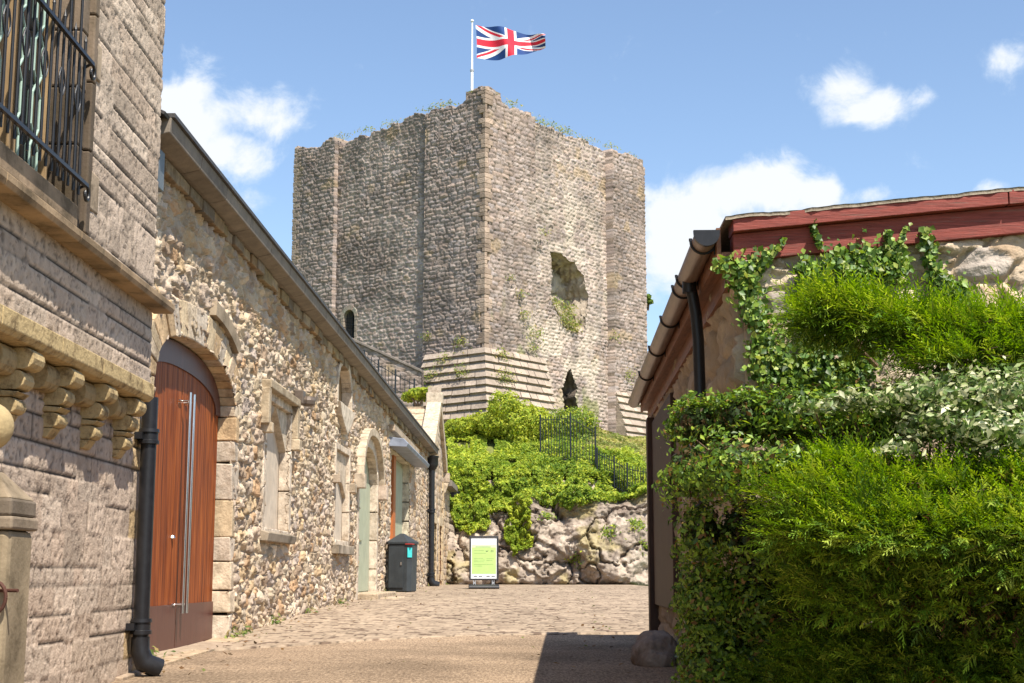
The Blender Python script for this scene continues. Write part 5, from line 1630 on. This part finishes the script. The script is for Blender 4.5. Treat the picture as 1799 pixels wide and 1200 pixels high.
# roof sheet, slightly ragged edge
def roofsheet():
    us = np.linspace(-.10, 4.4, 160); ns = np.linspace(.13, -6.7, 60)
    U, Nn = np.meshgrid(us, ns, indexing='ij')
    Z = 1.852 + .097 * U + (fbm(U * 12, Nn * 12, 3, 3) - .5) * .02
    V = []
    for a in (0, 1):
        P = np.array(GW.O) + U[..., None] * np.array(GW.U) + Nn[..., None] * np.array(GW.N) + (Z - .02 * a)[..., None] * np.array([0, 0, 1.])
        P[:, 0] += np.array(GW.N) * ((fbm(us * 14, us * 0, 3, 6) - .5) * .03)[:, None]
        V.append(P.reshape(-1, 3))
    a, b = U.shape; Id = np.arange(a * b).reshape(a, b)
    Fc = np.stack([Id[:-1, :-1], Id[1:, :-1], Id[1:, 1:], Id[:-1, 1:]], -1).reshape(-1, 4)
    Fb = Fc[:, ::-1] + a * b
    ed = np.stack([Id[:-1, 0], Id[1:, 0], Id[1:, 0] + a * b, Id[:-1, 0] + a * b], -1)
    e2 = np.stack([Id[0, :-1], Id[0, 1:], Id[0, 1:] + a * b, Id[0, :-1] + a * b], -1)
    link('roof', npmesh('roof', np.vstack(V), np.vstack([Fc, Fb, ed, e2])), M['felt'], rb)
roofsheet()
# fascia, soffit, rafters
fa = MB(); fa.box(RB, RY0 - .05, RY1 + .1, -.085, -.062, ZG - .07, ZG + .1); fa.build('fascia', M['brownwood'], rb)
fa = MB(); fa.box(RB, RY0 - .05, RY1 + .1, -.24, -.087, ZG - .055, ZG - .03); fa.build('soffit', M['brownwood'], rb)
fa = MB(); fa.box(RB, RY0 - .02, RY1 + .1, -.2, -.135, ZG - .17, ZG - .057); fa.build('wall_plate', M['brownwood'], rb)
gt = MB()
r0 = .062
arc = [(math.cos(t) * r0, -math.sin(t) * r0) for t in np.linspace(0, math.pi, 13)]
arc2 = [(math.cos(t) * (r0 - .004), -math.sin(t) * (r0 - .004)) for t in np.linspace(math.pi, 0, 13)]
prof = [(n, ZG + .045 + z) for n, z in arc + arc2]
gt.profile(RB, prof, RY0 - .14, RY1 + .15)
gut = gt.build('gutter', M['gutter'], rb, smooth=True)
ec = MB(); ecp = [(n * 1.08, ZG + .045 + z * 1.08) for n, z in arc]
ecp = [(r0 * 1.1, ZG + .062)] + ecp + [(-r0 * 1.1, ZG + .062)]
ec.profile(RB, ecp, RY0 - .165, RY0 - .135); ec.build('end_cap', M['iron'], gut)
for i, uu in enumerate((RY0 + .02, RY0 + .95, RY0 + 1.25, RY0 + 2.3, RY0 + 3.6, RY0 + 5.0)):
    b = MB()
    pts = [RB.p(uu, n * 1.09, ZG + .045 + z * 1.09) for n, z in arc]
    b.tube(pts, .007, 6)
    b.box(RB, uu - .008, uu + .008, -.075, -.055, ZG - .03, ZG + .07)
    b.tube([pts[0], pts[0] + Vector((0, 0, .015))], .009, 6)
    b.build('gutter_bracket', M['iron'], gut)
dp = MB(); du_ = RY0 + .85
dp.tube([RB.p(du_, -.0, ZG - .015), RB.p(du_, -.02, ZG - .10), RB.p(du_, -.035, ZG - .2), RB.p(du_, -.045, ZG - .35), RB.p(du_, -.07, gz(8))], .034, 14)
dp.tube([RB.p(du_, -.0, ZG - .0), RB.p(du_, -.0, ZG - .07)], .042, 14)
for z in (ZG - .36, .72, -.4)[1:2]:
    dp.tube([RB.p(du_, -.055, z), RB.p(du_, -.055, z + .05)], .041, 14); dp.box(RB, du_ - .012, du_ + .012, -.19, -.05, z, z + .03)
dp.build('downpipe', M['iron'], rb, smooth=True)
fl = MB(); c = RB.p(9.7, WOFF + .02, .95)
fl.box(RB, 9.55, 9.8, WOFF + .02, WOFF + .16, .98, 1.16); fl.box(RB, 9.6, 9.75, WOFF + .02, WOFF + .1, .8, .98); fl.build('flood_light', M['lampgrey'], rb, bevel=.01)
wd = MB(); wd.box(RB, 11.4, 13.85, WOFF + .0, WOFF + .075, -.28, 1.45); wd.box(RB, 13.7, 13.9, WOFF - .2, WOFF + .12, gz(14) - .05, ZG - .2)
wd.build('wooden_shutter', mat('dark_timber', (.055, .03, .02), .6, var=.3, stretch=(4, 4, .5)), rb, bevel=.008)
fe_ = MB(); fe_.box(Frame(RB.p(RY1, 0, 0), (1, 0, 0), (0, 1, 0)), .2, 3.5, -.02, .02, -1, 1.6, (.4, .3, .22)); fe_.build('end_wall', M['dressed'], rb)

# boulder in the shade at the wall foot
bo = at(1146, 1155, 11.6)
def boulder(name, c, r, seed, label, m):
    bm = bmesh.new(); bmesh.ops.create_icosphere(bm, subdivisions=4, radius=1)
    V = np.array([v.co[:] for v in bm.verts])
    d = .72 + .5 * fbm(V[:, 0] * 1.6 + 5, V[:, 1] * 1.6 + V[:, 2] * 2.1, 4, seed)
    for v, k in zip(bm.verts, d): v.co = Vector((v.co.x * r[0], v.co.y * r[1], v.co.z * r[2])) * k
    me = bpy.data.meshes.new(name); bm.to_mesh(me); bm.free()
    me.color_attributes.new('Col', 'FLOAT_COLOR', 'POINT').data.foreach_set('color', [.32, .27, .23, 1] * len(me.vertices))
    me.polygons.foreach_set('use_smooth', [True] * len(me.polygons))
    o = link(name, me, m); o.location = c
    return tag(o, label, 'boulder')
boulder('boulder', (bo.x + .02, 11.6, gz(11.6) + .08), (.19, .3, .2), 3, 'rounded grey boulder in shade at the foot of the hedge', M['rock'])

# ================================================================== PLANTS ON THE RIGHT
def ivy_wall(name, strands, n, size, cols, seed, label, nn=.05, spread=.035):
    rs = np.random.RandomState(seed)
    P = []
    st = MB()
    for pts, w, wt in strands:       # pixel polyline on the gable plane, half width px
        pts = [GW.p(*(lambda h: (h[0], nn, h[1]))(GW.hit(u, v, nn))) for u, v in pts]
        st.tube([p - GW.N * .02 for p in pts], .006, 5)
        seg = [(pts[i], pts[i + 1]) for i in range(len(pts) - 1)]
        ln = [(b - a).length for a, b in seg]; tot = sum(ln)
        for _ in range(int(n * wt)):
            t = rs.rand() * tot; k = 0
            while k < len(ln) - 1 and t > ln[k]: t -= ln[k]; k += 1
            q_ = seg[k][0].lerp(seg[k][1], t / ln[k])
            ww = w * 7.3 / F * (.55 if (GW.hit(900, 500)[1] < 0 or q_.z > 1.6 + .097 * (q_ - GW.O).dot(GW.U)) else 1)
            P.append(q_ + GW.U * rs.normal(0, ww * .5) + Vector((0, 0, rs.normal(0, ww * .5))) + GW.N * (abs(rs.normal(0, spread)) + .015))
    P = np.array(P)
    Nn = np.tile(np.array(GW.N + Vector((0, 0, .35))), (len(P), 1))
    V, Fc, C = leaves(P, Nn, size, cols, seed, tilt=1.0, aspect=.85, fold=.45, sizevar=.9, droop=1.2)
    root = empty(name, Vector(P.mean(0)), label, 'ivy', 'ivy climbing the outbuilding gable')
    leafobj('foliage', [(V, Fc, C)], M['leaf'], root)
    st.build('stem', M['bark'], root)
IVY = [(.10, .19, .03), (.17, .28, .04), (.25, .36, .05), (.06, .12, .02), (.32, .38, .08), (.08, .16, .03)]
ivy_wall('ivy', [([(1262, 468), (1290, 475), (1330, 470), (1352, 450)], 20, .16), ([(1300, 480), (1320, 540), (1340, 590), (1370, 640), (1385, 690)], 30, .55),
                 ([(1330, 480), (1350, 455), (1365, 440), (1375, 425)], 7, .05), ([(1340, 600), (1330, 640), (1350, 680)], 22, .15), ([(1400, 640), (1390, 690)], 26, .15)], 1494, .033, IVY, 401, 'ivy strand trailing down the stone corner beside the gutter')
ivy_wall('ivy', [([(1415, 470), (1420, 500)], 20, .1), ([(1470, 460), (1480, 500)], 30, .25), ([(1520, 455), (1520, 500)], 34, .28), ([(1570, 450), (1565, 490)], 24, .16), ([(1440, 440), (1430, 415), (1424, 392)], 7, .03), ([(1555, 440), (1558, 410)], 8, .03), ([(1575, 435), (1590, 402)], 5, .02),
                 ([(1430, 560), (1440, 640), (1420, 700)], 36, .35), ([(1520, 580), (1510, 640), (1480, 700)], 34, .35)], 3000, .033, IVY, 402, 'dense dark ivy hanging beneath the middle of the red barge board')
ivy_wall('ivy', [([(1617, 405), (1628, 435), (1640, 480), (1660, 510), (1690, 525)], 16, .7), ([(1690, 500), (1680, 520), (1700, 540)], 14, .3), ([(1640, 480), (1645, 530)], 16, .3)], 552, .033, IVY, 403, 'thin ivy sprig climbing over the red board on the right')

# hedge of small glossy leaves, overhanging at the top
HED = [(.14, .24, .025), (.22, .34, .04), (.07, .13, .02), (.32, .42, .05), (.04, .08, .015), (.09, .18, .03), (.12, .22, .04), (.26, .38, .05), (.18, .30, .035), (.11, .19, .03), (.24, .14, .045), (.30, .40, .06), (.16, .27, .03), (.08, .15, .02)]
def thin_out(P, Nn, f, th, seed):
    # leave gaps between the clumps
    a = fbm(P[:, 0] * f + P[:, 1] * f * .7, P[:, 2] * f * 1.5, 3, seed)
    th = np.where(P[:, 2] < -.25, th - .12, th)
    rs = np.random.RandomState(seed)
    k = (a + (rs.rand(len(P)) - .5) * .10) > th
    return P[k], Nn[k]
def px_lobe(u, v, Y, ru, rv, ry):
    c = at(u, v, Y); k = Y / F
    return (c.x, c.y, c.z, ru * k, ry, rv * k)
hs = []
for (u, v, Y, ru, rv, ry) in [(1225, 745, 7.0, 65, 50, .35), (1300, 735, 6.8, 75, 50, .4), (1390, 735, 6.7, 80, 55, .4), (1480, 740, 6.6, 80, 55, .4), (1560, 740, 6.5, 70, 60, .4),
                              (1210, 830, 6.9, 55, 70, .35), (1280, 820, 6.6, 80, 75, .4), (1380, 820, 6.4, 90, 75, .4), (1480, 800, 6.3, 80, 60, .4),
                              (1232, 930, 7.1, 56, 80, .35), (1320, 930, 7.0, 85, 90, .35), (1420, 930, 7.0, 100, 100, .35),
                              (1242, 1040, 7.3, 62, 90, .35), (1330, 1050, 7.25, 90, 100, .35), (1430, 1060, 7.2, 100, 100, .35),
                              (1252, 1150, 7.4, 66, 90, .35), (1340, 1160, 7.35, 90, 100, .35), (1450, 1170, 7.3, 100, 100, .35), (1250, 1260, 7.4, 75, 90, .35), (1380, 1260, 7.4, 100, 90, .35)]:
    hs.append(px_lobe(u, v, Y, ru, rv, ry))
hedge = empty('hedge', (1.4, 6.9, gz(6.9)), 'small leaved evergreen hedge growing against the outbuilding corner', 'hedge')
P, Nn = lobes(hs, 120000, 501, .5, .32, 5)
P, Nn = thin_out(P, Nn, 3.4, .47, 503)
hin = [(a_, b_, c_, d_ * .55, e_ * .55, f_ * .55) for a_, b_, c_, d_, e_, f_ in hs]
Pi, Ni = lobes(hin, 26000, 505, .5, .2, 4)  # inner old leaves, coloured dark so the gaps between clumps look shaded
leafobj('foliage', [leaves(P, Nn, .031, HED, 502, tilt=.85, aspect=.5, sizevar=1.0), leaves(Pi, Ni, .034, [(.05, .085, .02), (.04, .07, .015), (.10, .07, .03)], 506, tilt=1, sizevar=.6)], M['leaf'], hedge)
b = MB()
for i, s_ in enumerate(hs[:10:2]):
    b.tube([(1.6, 7.25, gz(7)), ((1.6 + s_[0]) / 2, 7.2, s_[2] * .5 - .3), (s_[0], s_[1] + .1, s_[2])], [.02, .014, .006], 6)
for i in range(60):
    k = random.randrange(len(hs)); s_ = hs[k]
    d = Vector((random.gauss(0, 1), random.gauss(-.3, 1), random.gauss(0, .8))).normalized()
    b.tube([(s_[0], s_[1], s_[2]), (s_[0] + d.x * s_[3] * .95, s_[1] + d.y * s_[4] * .95, s_[2] + d.z * s_[5] * .95)], [.005, .002], 5)
b.build('stem', M['bark'], hedge)

# conifers: fans of fine feathery sprays
def sprays(P, D, ln, cols, seed, nb=11, w=.0022):
    """thin blades along a drooping twig, P roots, D directions"""
    rs = np.random.RandomState(seed)
    n = len(P)
    D = D / (np.linalg.norm(D, axis=1)[:, None] + 1e-9)
    up = rs.normal(0, .35, (n, 3)) + np.array([0, 0, 1.0])
    S = np.cross(D, up); S /= np.linalg.norm(S, axis=1)[:, None] + 1e-9
    L_ = ln * (.6 + .8 * rs.rand(n))
    Vs = []; Fs = []; Cs = []
    base_c = np.array(cols)[rs.randint(0, len(cols), n)] * (.75 + .5 * rs.rand(n))[:, None]
    c = 0
    Nn = np.cross(S, D)
    for k in range(nb):
        t = (k + .5) / nb
        sg = 1 if k % 2 else -1
        root = P + D * (L_ * t)[:, None] + np.array([0, 0, 1.0]) * (L_ * t * t * .15)[:, None]
        dr_ = D * .85 + S * sg * .55 + Nn * rs.normal(0, .3, (n, 1)) + rs.normal(0, .18, (n, 3))
        dr_ /= np.linalg.norm(dr_, axis=1)[:, None]
        ll = (L_ * .42 * (1.15 - t))[:, None]
        if k == nb - 1: dr_ = D; ll = ll * 1.6
        wd_ = np.cross(dr_, Nn); wd_ /= np.linalg.norm(wd_, axis=1)[:, None] + 1e-9
        a = root - wd_ * w; b = root + wd_ * w; m1 = root + dr_ * ll * .55 + wd_ * w * 1.3; m2 = root + dr_ * ll * .55 - wd_ * w * 1.3; tip = root + dr_ * ll
        V = np.stack([a, b, m1, tip, m2], 1).reshape(-1, 3)
        i = np.arange(n) * 5 + c
        Fs += [np.stack([i, i + 1, i + 2], -1), np.stack([i, i + 2, i + 4], -1), np.stack([i + 4, i + 2, i + 3], -1)]
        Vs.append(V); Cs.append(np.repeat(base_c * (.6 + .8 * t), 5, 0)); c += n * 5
    return np.vstack(Vs), np.vstack(Fs), np.vstack(Cs)
CON = [(.145, .25, .018), (.19, .30, .025), (.09, .18, .014), (.25, .35, .035), (.06, .12, .012), (.125, .23, .018), (.30, .38, .05)]
def conifer(name, specs, n, ln, seed, label, droop=.15, dirx=-.45, inner=None, w=.0021, gap=.42, fq=2.6):
    sp_ = [px_lobe(*s_) for s_ in specs]
    P, Nn = lobes(sp_, n, seed, .6, .55, 5)
    P, Nn = thin_out(P, Nn, fq, gap, seed + 1)
    rs = np.random.RandomState(seed)
    D = Nn * .6 + np.array([dirx, -.45, .05]) + rs.normal(0, .38, P.shape)
    D[:, 2] = D[:, 2] * .6 - droop + rs.normal(0, .22, len(P))
    z0 = min(s_[2] - s_[5] for s_ in sp_)
    c0 = sp_[0]
    root = empty(name, (c0[0], c0[1], gz(6)), label, 'conifer')
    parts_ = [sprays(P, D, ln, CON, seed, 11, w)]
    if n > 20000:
        sin_ = [(a_, b_ + .05, c_, d_ * .8, e_ * .8, f_ * .8) for a_, b_, c_, d_, e_, f_ in sp_]  # inner twigs in dark colours, painting shade into the gaps
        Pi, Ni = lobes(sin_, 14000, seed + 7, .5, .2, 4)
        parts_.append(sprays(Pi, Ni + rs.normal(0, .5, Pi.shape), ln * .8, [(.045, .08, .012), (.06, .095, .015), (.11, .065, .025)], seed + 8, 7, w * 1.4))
        kd = rs.choice(len(P), 14)       # dead sprigs
        Pd = np.repeat(P[kd], 14, 0) + rs.normal(0, .022, (14 * 14, 3)); Dd = np.repeat(D[kd], 14, 0) + rs.normal(0, .4, (14 * 14, 3))
        parts_.append(sprays(Pd + np.array([0, -.03, 0]), Dd, ln * .7, [(.40, .13, .04), (.34, .16, .06), (.26, .12, .05)], seed + 9, 9, w * 1.2))
    leafobj('foliage', parts_, M['needle'], root)
    b = MB()
    b.tube([Vector((sp_[-1][0] + .2, 6.9, gz(6.9))), Vector((sp_[-1][0] + .1, 6.8, 0)), Vector(sp_[len(sp_) // 2][:3]) + Vector((.3, .35, -.12))], [.05, .035, .014], 8)
    base = Vector((sp_[-1][0] + .3, 7.0, gz(6)))
    for s_ in sp_:
        c = Vector(s_[:3])
        b.tube([c + Vector((.3, .35, -.12)), c + Vector((.12, .12, -.03)), c, c + Vector((dirx * s_[3], -.1, .02))], [.014, .011, .007, .002], 6)
    for i in range(40):
        s_ = random.choice(sp_); c = Vector(s_[:3])
        d = Vector((random.gauss(dirx, .5), random.gauss(-.6, .4), random.gauss(.05, .3))).normalized()
        e = c + Vector((d.x * s_[3] * 1.2, d.y * s_[4] * 1.3, d.z * s_[5] * 1.2))
        b.tube([c, c.lerp(e, .5) + Vector((0, 0, .02)), e], [.006, .004, .0015], 5)
    b.build('branch', M['bark'], root)
    return root
conifer('conifer', [(1440, 548, 6.7, 45, 18, .2), (1510, 552, 6.6, 70, 22, .22), (1590, 572, 6.5, 70, 20, .22), (1650, 600, 6.4, 50, 20, .22), (1540, 590, 6.6, 70, 18, .2), (1460, 580, 6.7, 40, 16, .15),
                    (1700, 590, 6.3, 75, 24, .25), (1780, 600, 6.3, 75, 28, .3), (1700, 640, 6.2, 80, 26, .28), (1790, 645, 6.2, 70, 30, .3), (1860, 610, 6.2, 90, 50, .3), (1960, 620, 6.3, 90, 50, .3), (2060, 640, 6.4, 80, 50, .3)], 6400, .16, 601, 'feathery bright conifer boughs spreading across the upper gable wall', droop=.0, gap=.43, fq=4.5)
conifer('conifer', [(1480, 830, 6.1, 90, 26, .3), (1470, 875, 5.95, 105, 36, .35), (1580, 868, 5.9, 110, 34, .35), (1700, 868, 5.8, 120, 38, .4), (1810, 868, 5.7, 120, 42, .4), (1430, 935, 6.0, 80, 34, .3), (1520, 935, 5.8, 110, 50, .4), (1640, 935, 5.7, 120, 55, .4),
                    (1770, 940, 5.6, 130, 65, .4), (1480, 1000, 6.2, 80, 45, .35), (1560, 1030, 6.0, 110, 60, .4), (1690, 1040, 5.9, 120, 70, .4), (1800, 1050, 5.8, 120, 80, .4),
                    (1640, 1130, 6.3, 130, 90, .4), (1770, 1150, 6.2, 130, 95, .4), (1520, 1110, 6.6, 110, 80, .35), (1440, 1100, 6.8, 70, 70, .3), (1540, 1200, 6.6, 120, 80, .4), (1860, 950, 5.6, 120, 120, .4), (1700, 1250, 6.3, 160, 90, .4), (1450, 1220, 6.9, 100, 80, .35), (1850, 1150, 6.2, 100, 120, .4), (1970, 940, 5.7, 130, 120, .4), (1990, 1120, 5.9, 140, 140, .4), (2110, 1010, 6.0, 140, 150, .4)], 54000, .11, 602,
        'large feathery green conifer spreading over the lower right corner', droop=-.05)

# variegated shrub
VAR = [(.50, .52, .28), (.58, .58, .34), (.12, .20, .05), (.18, .26, .07), (.07, .12, .03), (.62, .62, .40), (.09, .15, .035), (.14, .22, .05), (.30, .36, .14)]
vs_ = [px_lobe(*s_) for s_ in ((1430, 715, 6.1, 34, 10, .12), (1490, 705, 6.1, 50, 18, .15), (1600, 700, 6.0, 60, 34, .22), (1680, 705, 6.0, 80, 46, .3), (1770, 705, 5.9, 80, 56, .3), (1640, 745, 5.85, 60, 34, .22), (1730, 765, 5.75, 85, 42, .3), (1575, 785, 5.75, 44, 16, .16), (1790, 770, 5.7, 60, 30, .25), (1850, 720, 5.9, 80, 60, .3), (1950, 730, 6.0, 90, 60, .3), (2060, 760, 6.1, 90, 60, .3))]
vr = empty('variegated_shrub', (vs_[3][0], 6.0, gz(6)), 'cream edged variegated shrub between the two feathery conifers', 'shrub')
P, Nn = lobes(vs_, 21000, 701, .6, .5, 6)
P, Nn = thin_out(P, Nn, 5, .42, 703)
leafobj('foliage', [leaves(P, Nn, .036, VAR, 702, tilt=.8, aspect=.48, sizevar=.6)], M['leaf'], vr)
b = MB()
for s_ in vs_: b.tube([(s_[0] + .25, 6.5, -.2), (s_[0] + .1, 6.3, s_[2] - .15), (s_[0], s_[1], s_[2])], [.012, .008, .003], 6)
b.build('stem', M['bark'], vr)

# ================================================================== STREET FURNITURE
# litter bin
bc = Vector((at(706, 1040, 30.0).x, 30.0, gz(30)))
BF = Frame(bc, (math.cos(R(14)), -math.sin(R(14)), 0), (-math.sin(R(14)), -math.cos(R(14)), 0))
bn = empty('litter_bin', bc, 'dark grey litter bin with pitched lid beside the shop entrance', 'litter bin')
hw_ = .27
oc = [(-hw_, -.2), (-hw_, .16), (-.20, .26), (.20, .26), (hw_, .16), (hw_, -.2), (.18, -.27), (-.18, -.27)]
def octa(mb, s0, z0, s1, z1, c=(1, 1, 1)):
    V = [BF.p(u * s0, n * s0, z0) for u, n in oc] + [BF.p(u * s1, n * s1, z1) for u, n in oc]
    k = 8
    mb.add(V, [tuple(range(k))[::-1], tuple(range(k, 2 * k))] + [(i, (i + 1) % k, (i + 1) % k + k, i + k) for i in range(k)], c)
m_ = MB(); octa(m_, .96, .03, 1.0, .99); octa(m_, .9, 0, .9, .03); m_.build('body', M['bin'], bn, bevel=.008)
m_ = MB(); octa(m_, 1.08, .995, 1.08, 1.04); octa(m_, 1.06, 1.04, .22, 1.20); octa(m_, .22, 1.20, .12, 1.215); m_.build('lid', M['bin'], bn, bevel=.006)
m_ = MB(); m_.box(BF, -.20, .12, .262, .272, .10, .92); d_ = m_.build('door', M['bin'], bn, bevel=.004)
m_ = MB(); m_.box(BF, .06, .09, .272, .29, .56, .62); m_.build('lock', M['steel'], d_)
m_ = MB(); m_.add([BF.p(.205, .268, .72), BF.p(.268, .168, .72), BF.p(.268, .168, .92), BF.p(.205, .268, .92), BF.p(.21, .275, .72), BF.p(.275, .172, .72), BF.p(.275, .172, .92), BF.p(.21, .275, .92)], [(0, 1, 2, 3), (4, 7, 6, 5), (0, 4, 5, 1), (1, 5, 6, 2), (2, 6, 7, 3), (3, 7, 4, 0)])
m_.build('sticker', mat('teal_sticker', (.05, .45, .45), .5, bump=0), bn)
m_ = MB(); m_.box(BF, .16, .30, .10, .285, .985, 1.0); m_.build('lid_trim', mat('red_trim', (.55, .04, .03), .5, bump=0), bn)

# notice board
sY = 34.0
sc0 = at(850.5, 1031, sY)
SF = Frame((sc0.x, sY, gz(sY) + .01), (1, .03, 0), (.03, -1, 0), V=(0, .02, 1))
sb = empty('notice_board', (sc0.x, sY, gz(sY)), 'black framed green and white notice board on weighted base before the rocks', 'notice board')
W2, Z0, Z1 = .345, .20, 1.235
m_ = MB(); t_ = .04
m_.box(SF, -W2, W2, -.025, .025, Z1 - t_, Z1); m_.box(SF, -W2, W2, -.025, .025, Z0, Z0 + t_); m_.box(SF, -W2, -W2 + t_, -.025, .025, Z0 + t_, Z1 - t_); m_.box(SF, W2 - t_, W2, -.025, .025, Z0 + t_, Z1 - t_)
m_.build('frame', M['boardblack'], sb, bevel=.008)
m_ = MB(); m_.box(SF, -W2 + .02, W2 - .02, -.015, .008, Z0 + .02, Z1 - .02); m_.build('poster', mat('poster_white', (.72, .74, .75), .4, var=.03, bump=0), sb)
m_ = MB(); m_.box(SF, -W2 + .06, W2 - .06, .008, .0105, Z0 + .15, Z1 - .27); m_.build('green_field', mat('poster_green', (.42, .60, .20), .4, var=.06, bump=0), sb)
m_ = MB(); m_.box(SF, -W2 + .06, W2 - .06, .008, .0105, Z1 - .27, Z1 - .2); m_.build('pale_band', mat('poster_pale_green', (.6, .72, .42), .4, var=.05, bump=0), sb)
tx = MB()
tx.box(SF, -.2, .16, .0105, .0125, Z1 - .262, Z1 - .247)
for k, (a, c, z) in enumerate([(-.24, .0, .34), (-.24, .05, .40), (.02, .12, .345), (-.24, -.02, .52), (-.24, .02, .56), (-.24, .0, .60), (.06, .24, .53), (.06, .2, .57), (-.24, .05, .66), (-.24, -.04, .70), (.06, .22, .66)]):
    tx.box(SF, a, c, .0105, .0118, Z1 - z - .008, Z1 - z)
tx.build('text_lines', mat('poster_ink', (.20, .28, .12), .5, bump=0), sb)
tx = MB()
for a in (.165, .205): tx.box(SF, a, a + .014, .0105, .0125, Z1 - .38, Z1 - .33)
tx.box(SF, .05, .09, .0105, .0125, Z1 - .365, Z1 - .35)
for a in (-.24, -.12, .06, .18): tx.box(SF, a, a + .08, .008, .0105, Z0 + .085, Z0 + .105)
tx.build('marks', mat('poster_dark', (.05, .05, .06), .5, bump=0), sb)
for a in (-.22, .22):
    m_ = MB(); m_.box(SF, a - .03, a - .015, -.02, .02, .08, Z0); m_.box(SF, a + .015, a + .03, -.02, .02, .08, Z0); m_.box(SF, a - .015, a + .015, -.018, .018, .12, .16)
    m_.build('spring', M['lampgrey'], sb)
m_ = MB(); m_.profile(SF, [(-.26, 0), (.26, 0), (.28, .03), (.27, .06), (.18, .10), (-.18, .10), (-.27, .06), (-.28, .03)], -.36, .36); m_.build('base', M['boardblack'], sb, bevel=.02)
